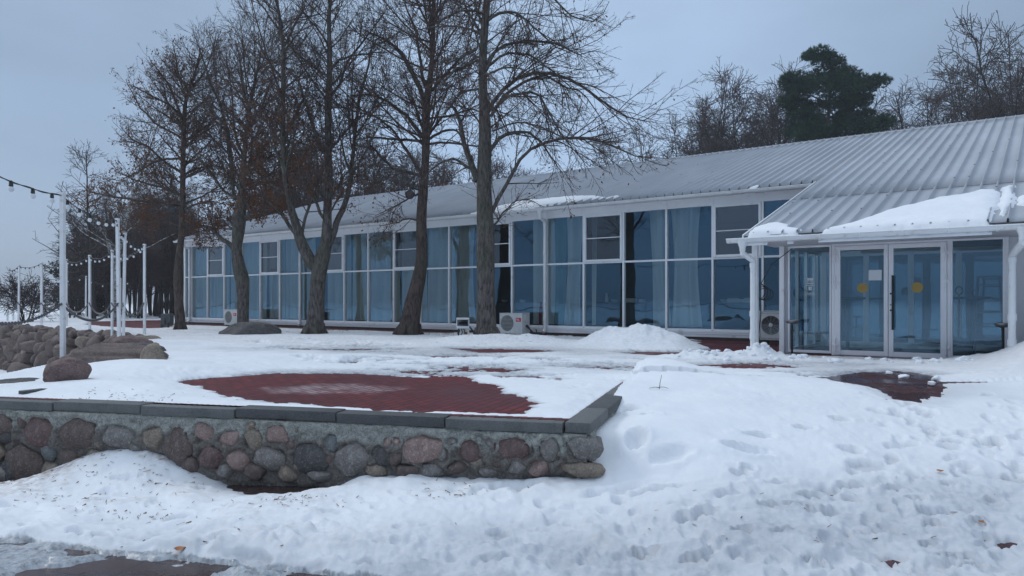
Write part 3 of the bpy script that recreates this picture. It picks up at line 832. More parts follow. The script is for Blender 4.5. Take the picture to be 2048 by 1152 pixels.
    for i, (L, z, rr) in enumerate(((.32, -.26, .12), (.62, -.25, .11), (.95, -.27, .13), (.45, -.44, .12), (1.4, -.25, .12), (1.9, -.26, .12))):
        v, f = stone_mesh(rr, .1, rr * .8, 400 + i, 3, .13)
        a2 = math.atan2(s1[1], s1[0]); ca, sa = math.cos(a2), math.sin(a2)
        v = np.stack([v[:, 0] * ca - v[:, 1] * sa, v[:, 0] * sa + v[:, 1] * ca, v[:, 2]], -1)
        pnt = s1 * L + s2 * .02
        o = mesh_obj('field_stone', v, f, STONE[(i * 3 + 3) % 7], root, True); o.location = (pnt[0], pnt[1], z)
    return root

# ================================================================== LAKESIDE BOULDER WALL + BOULDERS
def build_boulder_wall():
    root = empty('boulder_wall', (-10.75, 21.5, 0), 0)
    tag(root, 'long dry wall of brown boulders holding the terrace above the frozen lake', 'boulder wall')
    r = np.random.default_rng(3)
    cand = []
    line = [np.array(p) for p in ((-8.0, 14.0), (-9.35, 17.2), (-10.75, 21.5), (-24.2, 34.4), (-28.8, 40))]
    # core behind the stones
    core = MB()
    for a, b in zip(line[:-1], line[1:]):
        d = (b - a) / np.linalg.norm(b - a); n = np.array([d[1], -d[0]])
        if n @ (np.array([5, 30.]) - a) < 0: n = -n
        core.prism([(*(a + n * .12), 0), (*(b + n * .12), 0), (*(b + n * .7), 0), (*(a + n * .7), 0)], (0, 0, 1), -2.3, -.06)
    co = core.build('core', M['soil'], root); co.location = (10.75, -21.5, 0)
    for si, (a, b) in enumerate(zip(line[:-1], line[1:])):
        L = np.linalg.norm(b - a); d = (b - a) / L; n = np.array([d[1], -d[0]])
        if n @ (np.array([5, 30.]) - a) < 0: n = -n
        z = -.02; row = 0
        while z > -2.1:
            s = 0.0
            big = .17 if row == 0 else (.22 + .05 * row)
            while s < L:
                w = big * r.uniform(.6, 1.55)
                c = a + d * (s + w) - n * (.10 + .10 * row + r.uniform(-.06, .06))
                cand.append((c[0], c[1], z - w * .45 + r.uniform(-.05, .05), w, r.integers(0, 10 ** 6)))
                s += w * 1.75
            z -= big * 1.35; row += 1
    dist = lambda q: q[3] / math.hypot(q[0], q[1]) * (1.0 if q[0] / q[1] * F + CX > -30 else .2)
    cand.sort(key=dist, reverse=True)
    mats = [STONE[0], STONE[7], STONE[0], STONE[7], STONE[0], STONE[5]]
    protos = [stone_mesh(1.15 + .25 * ((i * 7) % 5 - 2) / 2, .95, .85 + .2 * ((i * 3) % 5 - 2) / 2, 900 + i, 3, .34, 13, .52) for i in range(14)]
    def xf(q):
        v, f = protos[q[4] % 14]
        a = (q[4] % 628) / 100; ca, sa = math.cos(a), math.sin(a)
        w = q[3]; e_ = ((q[4] // 7) % 100) / 100 - .5; v = np.stack([v[:, 0] * math.cos(e_) - v[:, 2] * math.sin(e_), v[:, 1], v[:, 0] * math.sin(e_) + v[:, 2] * math.cos(e_)], -1)
        v = np.stack([(v[:, 0] * ca - v[:, 1] * sa) * w, (v[:, 0] * sa + v[:, 1] * ca) * w, v[:, 2] * w], -1)
        return v, f
    for q in cand[:99]:
        v, f = xf(q); o = mesh_obj('boulder', v, f, mats[q[4] % 6], root, True); o.location = (q[0] + 10.75, q[1] - 21.5, q[2])
    vs = []; fs = []; n = 0; mi = []
    for q in cand[99:]:
        v, f = xf(q); vs.append(v + np.array([q[0] + 10.75, q[1] - 21.5, q[2]])); fs.append(f + n); n += len(v); mi += [q[4] % 3] * len(f)
    o = mesh_obj('boulder_fill', np.concatenate(vs), np.concatenate(fs), [STONE[0], STONE[7], STONE[0]], root, True)
    o.data.polygons.foreach_set('material_index', np.array(mi, dtype=np.int32)); o['kind'] = 'stuff'

def boulder(name, loc, r3, seed, mat, label, rz=0, group=None):
    v, f = stone_mesh(*r3, seed, 5, .18, 8, .74)
    o = mesh_obj(name, v, f, mat, None, True); o.location = loc; o.rotation_euler = (0, 0, rz)
    tag(o, label, 'boulder', group); return o

def build_boulders():
    q = gp(113, 778); boulder('boulder', (q[0], q[1] + .22, .13), (.25, .23, .215), 5, STONE[1], 'reddish granite boulder sitting in snow just below the nearest white post', .3)
    q = gp(195, 742); boulder('boulder', (q[0] - .1, q[1] + .55, .06), (.86, .55, .32), 6, STONE[0], 'broad brown boulder lying behind the nearest white post', .2)
    q = gp(300, 741); boulder('boulder', (q[0], q[1] + .1, .12), (.19, .15, .27), 8, STONE[5], 'pointed tan boulder alone in the snow beside the pair of leaning posts', -.5)
    q = gp(232, 712); boulder('boulder', (q[0], q[1] + .5, -.02), (.62, .5, .24), 12, STONE[4], 'flat dark boulder at the foot of the pair of close posts', .1)
    q = gp(212, 702); boulder('boulder', (q[0] + .25, q[1] + .5, .1), (.4, .35, .2), 14, STONE[1], 'small dark red boulder on the wall top by the close posts', .9)
    q = gp(18, 775); boulder('boulder', (q[0] - .1, q[1] + .3, -.12), (.55, .4, .2), 17, STONE[4], 'low dark rock at the shore beyond the kerb corner', .4)
    q = gp(90, 744); boulder('boulder', (q[0] - .5, q[1] + .3, -.3), (.5, .4, .26), 18, STONE[6], 'blue grey rock wedged under the nearest white post', .4)
    q = gp(30, 792); boulder('boulder', (q[0] - .35, q[1] + .35, -.22), (.45, .3, .18), 19, STONE[3], 'grey slab rock half in snow left of the red boulder', .2)
    q = gp(489, 671); boulder('boulder', (q[0], q[1] + .45, -.03), (.88, .6, .42), 21, STONE[4], 'big dark rounded boulder in the snow before the knotted tree', .15)
    q = gp(272, 684); boulder('boulder', (q[0], q[1] + .4, -.05), (.5, .3, .2), 23, STONE[5], 'low tan boulder ending the lakeside wall next to a post', .1)

def build_small_ground_things():
    b = MB(); a = gp(42, 792); c = gp(120, 783)
    d = (c - a)[:2]; L = np.linalg.norm(d)
    b.box((0, -.05, -.06), (L, .05, .035), .01)
    o = b.build('timber_plank', M['coping_wet']); o.location = (a[0], a[1], .02); o.rotation_euler = (0, 0, math.atan2(d[1], d[0]))
    tag(o, 'dark wet plank lying in snow below the red boulder', 'plank')
# ================================================================== PAVILION
O2 = np.array([5.243, 19.03]); E1 = np.array([.8101, -.5863]); E2 = np.array([.5863, .8101])
BRZ = math.atan2(-.5863, .8101)
def LW(a, b, z=0.0):
    p = O2 + a * E1 + b * E2; return np.array([p[0], p[1], z])
def A_of(px, b):
    k = (px - CX) / F
    return (k * (O2[1] + .8101 * b) - O2[0] - .5863 * b) / (.8101 + .5863 * k)
def Z_of(px, py, b):
    a = A_of(px, b); Y = O2[1] - a * .5863 + b * .8101
    return CAM_Z - (py - HY) * Y / F
RS = .318                                   # roof slope
def roof_z(b): return 3.83 + RS * (b + .25)
def px_roof(px, py):
    """(a, b) on the roof plane under a pixel"""
    lo, hi = -6.5, 9.0
    for _ in range(60):
        m = (lo + hi) / 2
        if Z_of(px, py, m) > roof_z(m): lo = m     # ray still above the plane at this depth
        else: hi = m
    b = (lo + hi) / 2
    return A_of(px, b), b
ZS, ZT, ZG = .26, 2.13, 3.507               # sill, transom, glass top
BW = 1.288

def roof_sheet(name, a0, a1, b0, b1, lift, root, mat, pitch=.25, zfn=roof_z):
    """trapezoid-ribbed sheet, solid"""
    prof = []
    a = math.floor(a0 / pitch) * pitch
    while a < a1 + pitch:
        for da, h in ((-.019, 0), (-.010, .058), (.010, .058), (.019, 0)):
            if a0 < a + da < a1: prof.append((a + da, h))
        # faint stiffening groove in the pan
        if False: prof += [(a + .105, 0), (a + .112, -.003), (a + .13, -.003), (a + .137, 0)]
        a += pitch
    prof = [(a0, 0)] + prof + [(a1, 0)]
    P = np.array(prof); n = len(P)
    bs = np.linspace(b0, b1, 9)
    V = []
    for bb in bs: V.append(np.stack([P[:, 0], np.full(n, bb), zfn(bb) + lift + P[:, 1]], -1))
    V = np.concatenate(V); V2 = V - np.array([0, 0, .006])
    m = len(bs); i = np.arange(m - 1)[:, None] * n; j = np.arange(n - 1)[None, :]
    up = np.stack([i + j, i + j + 1, i + n + j + 1, i + n + j], -1).reshape(-1, 4)
    N = len(V); dn = up[:, ::-1] + N
    j = np.arange(n - 1)
    e0 = np.stack([j + 1, j, j + N, j + 1 + N], -1); k = (m - 1) * n; e1 = np.stack([k + j, k + j + 1, k + j + 1 + N, k + j + N], -1)
    i = np.arange(m - 1) * n
    l = np.stack([i, i + n, i + n + N, i + N], -1); rr = np.stack([i + n - 1 + n, i + n - 1, i + n - 1 + N, i + n - 1 + n + N], -1)
    return mesh_obj(name, np.concatenate([V, V2]), np.concatenate([up, dn, e0, e1, l, rr]), mat, root, False)

def gutter(name, a0, a1, b, ztop, root, r=.062):
    b_ = MB(); n = 9; vs = []; fs = []
    na = max(2, int((a1 - a0) / 2.0) + 1)
    As = np.linspace(a0, a1, na)
    ring = []
    for k in range(n): ring.append((r * math.cos(math.pi + math.pi * k / (n - 1)), r * 1.15 * math.sin(math.pi + math.pi * k / (n - 1))))
    ring_in = [(x * .9, z * .9) for x, z in reversed(ring)]
    full = ring + ring_in; m = len(full)
    for aa in As:
        for (x, z) in full: vs.append((aa, b + x, ztop + z))
    for i in range(na - 1):
        for k in range(m): fs.append((i * m + k, i * m + (k + 1) % m, (i + 1) * m + (k + 1) % m, (i + 1) * m + k))
    fs.append(tuple(range(m))); fs.append(tuple(range((na - 1) * m + m - 1, (na - 1) * m - 1, -1)))
    b_.add(vs, fs)
    b_.tube([(a0, b - r, ztop + .003), (a1, b - r, ztop + .003)], .011, 6)
    # end discs and brackets
    for aa in (a0, a1 - .006):
        b_.prism([(aa, b + x, ztop + z) for x, z in ring], (1, 0, 0), 0, .006)
    aa = a0 + .35
    while aa < a1:
        b_.tube([(aa, b + r * 1.07 * math.cos(math.pi + math.pi * k / 8), ztop + r * 1.22 * math.sin(math.pi + math.pi * k / 8)) for k in range(9)], .011, 5)
        aa += .62
    return b_.build(name, M['gutter'], root, True, 40)

def downpipe(root, a, b_out, z_out, b_wall, z_knee, z_bot, a2=None, r=.05, shoe=True):
    m = MB(); a2 = a if a2 is None else a2
    m.lathe([(.052, -.16), (.056, -.10), (.085, -.02), (.09, .02)], (a, b_out, z_out), 14)
    pts = [(a, b_out, z_out - .12), (a, b_out, z_out - .2), (a2, b_wall, z_knee), (a2, b_wall, z_knee - .1)]
    m.tube(pts, r, 12)
    m.tube([(a2, b_wall, z_knee - .04), (a2, b_wall, z_knee - .12)], r + .008, 12)
    m.tube([(a2, b_wall, z_knee - .08), (a2, b_wall, z_bot + .1)], r - .002, 12)
    if shoe: m.tube([(a2, b_wall, z_bot + .14), (a2, b_wall, z_bot + .08), (a2, b_wall - .1, z_bot + .0)], r + .002, 12)
    for zz in (z_knee - .9, z_bot + .45):
        if zz > z_bot + .2: m.tube([(a2, b_wall, zz), (a2, b_wall, zz - .10)], r + .009, 12)
    return m.build('downpipe', M['gutter'], root, True, 40)

def build_pavilion():
    root = empty('pavilion', (O2[0], O2[1], 0), BRZ)
    tag(root, 'long white glass-fronted pavilion with ribbed metal roof and projecting glazed entrance', 'building')
    AL, AR, BB = -25.08, 12.0, 17.0
    W = M['white']
    # plinth
    m = MB(); m.box((AL, -.03, .085), (2.9, .22, ZS - .06), .004); m.box((AL, -.045, ZS - .058), (2.9, .2, ZS - .012), .004); m.box((AL, -.05, .165), (2.9, -.0305, .178))
    m.build('plinth', W, root)
    m = MB(); m.box((AL, -.015, -.25), (2.9, .2, .084)); m.build('plinth_base', M['plinth_brown'], root)
    # fascia + soffit
    m = MB()
    for k in range(-20, 4):
        a0 = max(AL, k * BW + .006); a1 = min(2.95, (k + 1) * BW - .006)
        if a1 > a0: m.box((a0, -.022, ZG + .05), (a1, .12, 3.735))
    m.box((AL, -.012, ZG + .052), (2.95, .1, 3.733))
    m.build('fascia', W, root)
    m = MB(); m.box((AL - .2, -.26, 3.737), (2.6, .12, 3.752)); m.build('soffit', W, root)
    # roof
    roof_sheet('roof', AL - .22, 2.56, -.27, 8.62, .0035, root, M['roof'])
    ro = roof_sheet('roof', 2.578, AR, -5.42, -2.20, 0.0, root, M['roof'])
    roof_sheet('roof', 2.562, AR, -2.27, 8.62, .0035, root, M['roof'])
    roof_sheet('roof', AL - .22, AR, 8.65, BB + .3, 0.0, root, M['roof'], 1.0, lambda b: 6.65 - RS * (b - 8.65))
    m = MB(); m.box((AL - .23, 8.50, 6.655), (AR, 8.8, 6.668)); m.prism([(AL - .23, 8.45, 6.60), (AL - .23, 8.5, 6.668), (AL - .23, 8.51, 6.655), (AL - .23, 8.47, 6.60)], (1, 0, 0), 0, AR - AL)
    m.build('ridge_cap', M['roof'], root)
    # lap joint: raised hem strip whose dark colour paints the shadow gap
    m = MB()
    m.box((2.6, -2.282, roof_z(-2.282) - .004), (AR - .1, -2.2705, roof_z(-2.282) + .006))
    m.build('lap_shadow_hem', M['roof_edge'], root)
    # eave fillers (dark profile under ribs) and screws
    m = MB(); m.box((AL - .2, -.258, 3.752), (2.6, -.235, 3.82)); m.build('eave_board', M['roof_edge'], root)
    m = MB(); m.box((2.6, -5.40, 2.095), (AR, -5.37, roof_z(-5.4) - .012)); m.build('eave_board', M['roof_edge'], root)
    m = MB()
    rr = random.Random(4); nsc = 0
    for aa in np.arange(-20, AR, .25):
        for bb in (-5.0, -4.0, -2.9, -1.6, -.2, 1.4, 3.2, 5.2, 7.4):
            if bb < -.25 and aa < 2.7: continue
            if rr.random() < .24 and -3 < aa < 7.5 and nsc < 95:
                m = MB(); nsc += 1; m.lathe([(.016, 0), (.016, .008), (.008, .014)], (aa, bb, roof_z(bb) + .058), 6); m.build('roof_screw', M['roof_edge'], root)

    # verge trims
    for (a0, b0, b1) in ((2.555, -5.44, -.25), (AL - .245, -.29, 8.65)):
        m = MB()
        m.prism([(a0, b0, roof_z(b0) - .05), (a0, b1, roof_z(b1) - .05), (a0, b1, roof_z(b1) + .022), (a0, b0, roof_z(b0) + .022)], (1, 0, 0), 0, .022)
        m.build('verge_trim', M['gutter'], root)
    # gutters and pipes
    gutter('gutter', AL - .25, 2.52, -.36, 3.775, root)
    gutter('gutter', 2.30, AR, -5.49, 2.125, root)
    for px in (378, 599, 1089):
        a = A_of(px, -.12); downpipe(root, a, -.36, 3.70, -.10, 3.42, .09)
    ap = A_of(1506, -5.30)
    downpipe(root, A_of(1485, -5.49), -5.49, 2.07, -5.30, 1.74, -.02, ap, .052, False)
    downpipe(root, A_of(2046, -5.49), -5.49, 2.07, -5.0, 1.72, -.02, A_of(2024, -5.0), .055, False)
    # windows
    SASH = {0, 3, 6, 9, 12, 15, 18}
    nb = 23
    for k in range(-1, nb):
        a0 = -24.5 + k * BW + BW * 0
        a1 = a0 + BW
        if k == -1: a0 = AL + .06
        if a0 > 2.6: break
        a1 = min(a1, 2.85)
        idx = k - 1
        sash = idx in SASH
        m = MB()
        f = .028
        m.box((a0 - f, -.03, ZS), (a0 + f, .09, ZG + .05), .004)                     # mullion
        if k == nb - 1 or a1 == 2.85: m.box((a1 - f, -.03, ZS), (a1 + f, .09, ZG + .05), .004)
        m.box((a0 + f, -.026, ZS - .012), (a1 - f, .085, ZS + .035), .004)           # sill rail
        m.box((a0 + f, -.026, ZT - .026), (a1 - f, .085, ZT + .026), .004)           # transom
        m.box((a0 + f, -.026, ZG), (a1 - f, .085, ZG + .052), .004)
        wn = m.build('window', W, root)
        def pane(z0, z1, x0, x1, y=.03, mat='glass', nm='pane'):
            b = MB(); b.box((x0, y, z0), (x1, y + .006, z1)); return b.build(nm, M[mat], wn)
        pane(ZS + .03, ZT - .02, a0 + f - .004, a1 - f + .004)
        if sash:
            s = MB(); t = .062; z0, z1 = ZT + .026, ZG
            x0, x1 = a0 + f + .004, a1 - f - .004
            s.box((x0, -.055, z0), (x0 + t, .06, z1), .006); s.box((x1 - t, -.055, z0), (x1, .06, z1), .006)
            s.box((x0 + t, -.055, z0), (x1 - t, .06, z0 + t), .006); s.box((x0 + t, -.055, z1 - t), (x1 - t, .06, z1), .006)
            s.box((x0 + t, -.05, (z0 + z1) / 2 - .012), (x1 - t, .05, (z0 + z1) / 2 + .012), .003)
            s.box((x0 + .2, -.066, z0 + .012), (x0 + .27, -.055, z0 + .03)); s.box((x1 - .27, -.066, z0 + .012), (x1 - .2, -.055, z0 + .03))
            s.build('sash', W, wn)
            b = MB(); b.box((x0 + t - .003, .005, z0 + t - .003), (x1 - t + .003, .011, (z0 + z1) / 2 - .01)); b.box((x0 + t - .003, .005, (z0 + z1) / 2 + .01), (x1 - t + .003, .011, z1 - t + .003)); b.build('pane', M['glass_sash'], wn)
        else:
            pane(ZT + .02, ZG + .004, a0 + f - .004, a1 - f + .004)
    # shell
    m = MB()
    m.prism([(AL, .0, -.2), (AL, BB, -.2), (AL, BB, 3.8), (AL, 8.6, 6.58), (AL, .12, 3.8)], (1, 0, 0), -.06, .06)
    m.prism([(AR - .2, -3.7, -.2), (AR - .2, BB, -.2), (AR - .2, BB, 3.8), (AR - .2, 8.6, 6.58), (AR - .2, -3.7, 2.2)], (1, 0, 0), -.06, .06)
    m.box((AL, BB, -.2), (AR, BB + .15, 3.9)); m.build('wall', M['wall_panel'], root)
    m = MB(); m.box((AL + .07, .1, -.1), (AR - .3, BB, .2)); m.build('interior_floor', M['wood_floor'], root)
    m = MB(); m.box((AL + .07, 6.2, .2), (AR - .3, 6.35, 3.75)); m.build('interior_wall', M['interior'], root)
    m = MB(); m.box((AL + .07, .13, 3.68), (AR - .3, 6.2, 3.73)); m.build('interior_ceiling', M['interior'], root)
    # ---------------- entrance
    b0 = -3.72
    a = lambda px: A_of(px, b0)
    zt = 2.06
    AF = M['alu']
    m = MB(); m.box((a(1560), b0 - .06, -.05), (a(1569.5), b0 + .06, 2.10), .006); m.build('corner_column', W, root)
    m = MB(); m.box((a(1569.5), b0 + .02, -.05), (a(1580), b0 + .07, 2.10)); m.build('wall_panel', M['wall_panel'], root)
    m = MB(); m.box((A_of(1504.5, -5.17), -5.2, -.05), (A_of(1515.5, -5.17), -5.11, 2.09), .006); m.build('canopy_post', W, root)
    m = MB(); m.box((2.6, -5.36, 2.085), (AR, b0 + .1, 2.10)); m.build('soffit', M['wall_panel'], root)
    # sidelights
    def framed(name, p0, p1, z0, z1, rail=.05):
        x0, x1 = a(p0), a(p1)
        m = MB(); t = .03
        m.box((x0 - .0, b0 - .035, z0 - rail), (x0 + t, b0 + .05, z1 + .04), .004); m.box((x1 - t, b0 - .035, z0 - rail), (x1, b0 + .05, z1 + .04), .004)
        m.box((x0 + t, b0 - .03, z0 - rail), (x1 - t, b0 + .05, z0), .004); m.box((x0 + t, b0 - .03, z1), (x1 - t, b0 + .05, z1 + .04), .004)
        w = m.build(name, AF, root)
        g = MB(); g.box((x0 + t - .004, b0 + .004, z0 - .004), (x1 - t + .004, b0 + .012, z1 + .004)); g.build('pane', M['glass_door'], w)
        return w, x0, x1
    sl, x0, x1 = framed('window', 1577, 1663, .075, 2.045)
    # opening-hours film on the pane
    t = MB()
    zz = 1.46
    rr = random.Random(2)
    xm = a(1620)
    for row, (w, h) in enumerate(((.10, .05), (.13, .012), (.14, .018), (.16, .012), (.05, .07), (.15, .014), (.2, .01))):
        n = max(2, int(w / .014)); xx = xm - w / 2
        while xx < xm + w / 2:
            ww = rr.uniform(.005, .011) if h < .06 else .02
            t.box((xx, b0 + .0005, zz - h), (xx + ww, b0 + .003, zz)); xx += ww + (.004 if h < .06 else .012)
        zz -= h + (.018 if row != 4 else .05)
    t.build('lettering', M['text_white'], sl)
    framed('window', 1901.5, 2010, .07, 2.055)
    m = MB(); m.box((a(2010), b0 - .05, -.05), (a(2018), b0 + .06, 2.10), .005); m.build('corner_column', W, root)
    m = MB(); m.box((a(2018), b0 - .02, -.05), (AR - .3, b0 + .1, 2.10)); m.build('wall', M['wall_panel'], root)
    # door frame
    D0, D1, DM = a(1664), a(1902), a(1777.5)
    m = MB()
    m.box((D0, b0 - .045, -.02), (D0 + .055, b0 + .06, zt + .04), .004); m.box((D1 - .055, b0 - .045, -.02), (D1, b0 + .06, zt + .04), .004)
    m.box((D0 + .055, b0 - .043, zt - .012), (D1 - .055, b0 + .06, zt + .04), .004); m.box((D0 + .055, b0 - .04, -.03), (D1 - .055, b0 + .06, .008))
    m.build('door_frame', AF, root)
    def leaf(x0, x1, gx0, gx1, right):
        z0, z1, gz0, gz1 = .012, zt - .016, .10, 1.965
        m = MB(); y0, y1 = b0 - .06, b0 + .01
        m.box((x0, y0, z0), (gx0, y1, z1), .005); m.box((gx1, y0, z0), (x1, y1, z1), .005)
        m.box((gx0, y0 + .001, z0), (gx1, y1, gz0), .005); m.box((gx0, y0 + .001, gz1), (gx1, y1, z1), .005)
        d = m.build('door', AF, root)
        g = MB(); g.box((gx0 - .004, b0 - .03, gz0 - .004), (gx1 + .004, b0 - .022, gz1 + .004)); g.build('pane', M['glass_door'], d)
        for z in (1.86, 1.36, .2):
            h = MB()
            xh = x1 - .012 if right else x0 + .012
            for dz in (-.085, .0, .085):
                h.tube([(xh, y0 - .014, z + dz - .038), (xh, y0 - .014, z + dz + .038)], .016, 8)
            h.box((xh - .055, y0 - .012, z - .03), (xh + .055, y0 - .001, z + .03), .003)
            h.build('hinge', AF, d, True, 40)
        return d
    gap = .004
    dl = leaf(D0 + .058, DM - gap, a(1682), a(1768.5), False)
    dr = leaf(DM + gap, D1 - .058, a(1788), a(1881.5), True)
    hm = MB(); xh = a(1787.6)
    hm.tube([(xh, b0 - .125, .50), (xh, b0 - .125, 1.48)], .019, 10)
    for z in (.72, 1.28): hm.tube([(xh, b0 - .125, z), (xh, b0 - .06, z)], .012, 8)
    hm.build('handle', M['black_metal'], dr, True, 40)
    for z, mt in ((1.15, 'black_metal'), (.95, 'steel'), (.85, 'black_metal')):
        k = MB(); k.tube([(a(1782.8), b0 - .061, z), (a(1782.8), b0 - .078, z)], .016, 10); k.build('lock', M[mt], dr, True, 40)
    for d, px, py, mat in ((dl, 1725.5, 576, 'yellow'), (dr, 1835, 575, 'yellow')):
        k = MB(); z = Z_of(px, py, b0); x = a(px)
        k.prism([(x + .092 * math.cos(2 * math.pi * i / 28), b0 - .034, z + .092 * math.sin(2 * math.pi * i / 28)) for i in range(28)], (0, 1, 0), 0, .003)
        k.build('marker_dot', M[mat], d)
    k = MB(); x = a(1751); z = Z_of(1751, 550.5, b0); k.box((x - .108, b0 - .0345, z - .095), (x + .108, b0 - .0315, z + .095)); k.build('notice', M['paper'], dl)
    # glazed side of the entrance, seen from inside, and the inner partition with a second pair of doors
    xs = a(1572)
    m = MB()
    for bb in np.linspace(b0 + .12, -.12, 6): m.box((xs - .04, bb - .03, .03), (xs + .03, bb + .03, 2.15), .004)
    for z in (.03, 2.05): m.box((xs - .03, b0 + .16, z), (xs + .02, -.16, z + .06))
    m.build('side_frame', W, root)
    g = MB(); g.box((xs - .006, b0 + .1, .09), (xs, -.1, 2.05)); g.build('side_pane', M['glass_door'], root)
    bi = -1.15
    m = MB(); m.box((xs + .06, bi, 2.0), (AR - .4, bi + .08, 3.0))
    x = xs + .06
    while x < 9.2:
        m.box((x, bi, .02), (x + .11, bi + .06, 2.0), .004); x += .86
    m.box((xs + .06, bi, .02), (9.2, bi + .06, .14))
    m.build('inner_frame', W, root)
    g = MB(); g.box((xs + .06, bi + .03, .14), (9.2, bi + .036, 2.0)); g.build('inner_pane', M['glass'], root)
    m = MB(); m.box((xs, b0 + .07, -.08), (AR - .4, .1, .012)); m.build('porch_floor', M['wood_floor'], root)
    m = MB(); m.box((xs, b0 + .1, 2.115), (AR - .4, -.3, 2.135)); m.build('porch_ceiling', M['wall_panel'], root)
    return root

def curtain_mesh(a0, a1, z0, z1, seed, gather=1.0, sway=0.0):
    n = max(8, int((a1 - a0) * 46)); m = 14
    r = np.random.default_rng(seed)
    u = np.linspace(0, 1, n); v = np.linspace(0, 1, m)
    U, V = np.meshgrid(u, v, indexing='ij')
    ph = r.uniform(0, 6, 4)
    x = a0 + (a1 - a0) * U
    if gather != 1.0:
        c = .5; k = 1 + (gather - 1) * np.sin(np.pi * V) ; x = a0 + (a1 - a0) * (c + (U - c) * k)
    x = x + sway * V ** 2 
    w = 26 + r.uniform(-4, 4)
    y = .065 * np.sin(w * U * (a1 - a0) * .55 + ph[0] + .5 * np.sin(3 * V + ph[1])) + .022 * np.sin(w * 1.9 * U * (a1 - a0) * .55 + ph[2] + V) 
    P = np.stack([x, y, z1 + (z0 - z1) * V], -1).reshape(-1, 3)
    i = np.arange(n - 1)[:, None] * m; j = np.arange(m - 1)[None, :]
    f = np.stack([i + j, i + j + 1, i + m + j + 1, i + m + j], -1).reshape(-1, 4)
    return P, f

def place_local(o, a, b, z):
    p = LW(a, b, z); o.location = p; o.rotation_euler = (0, 0, BRZ); return o

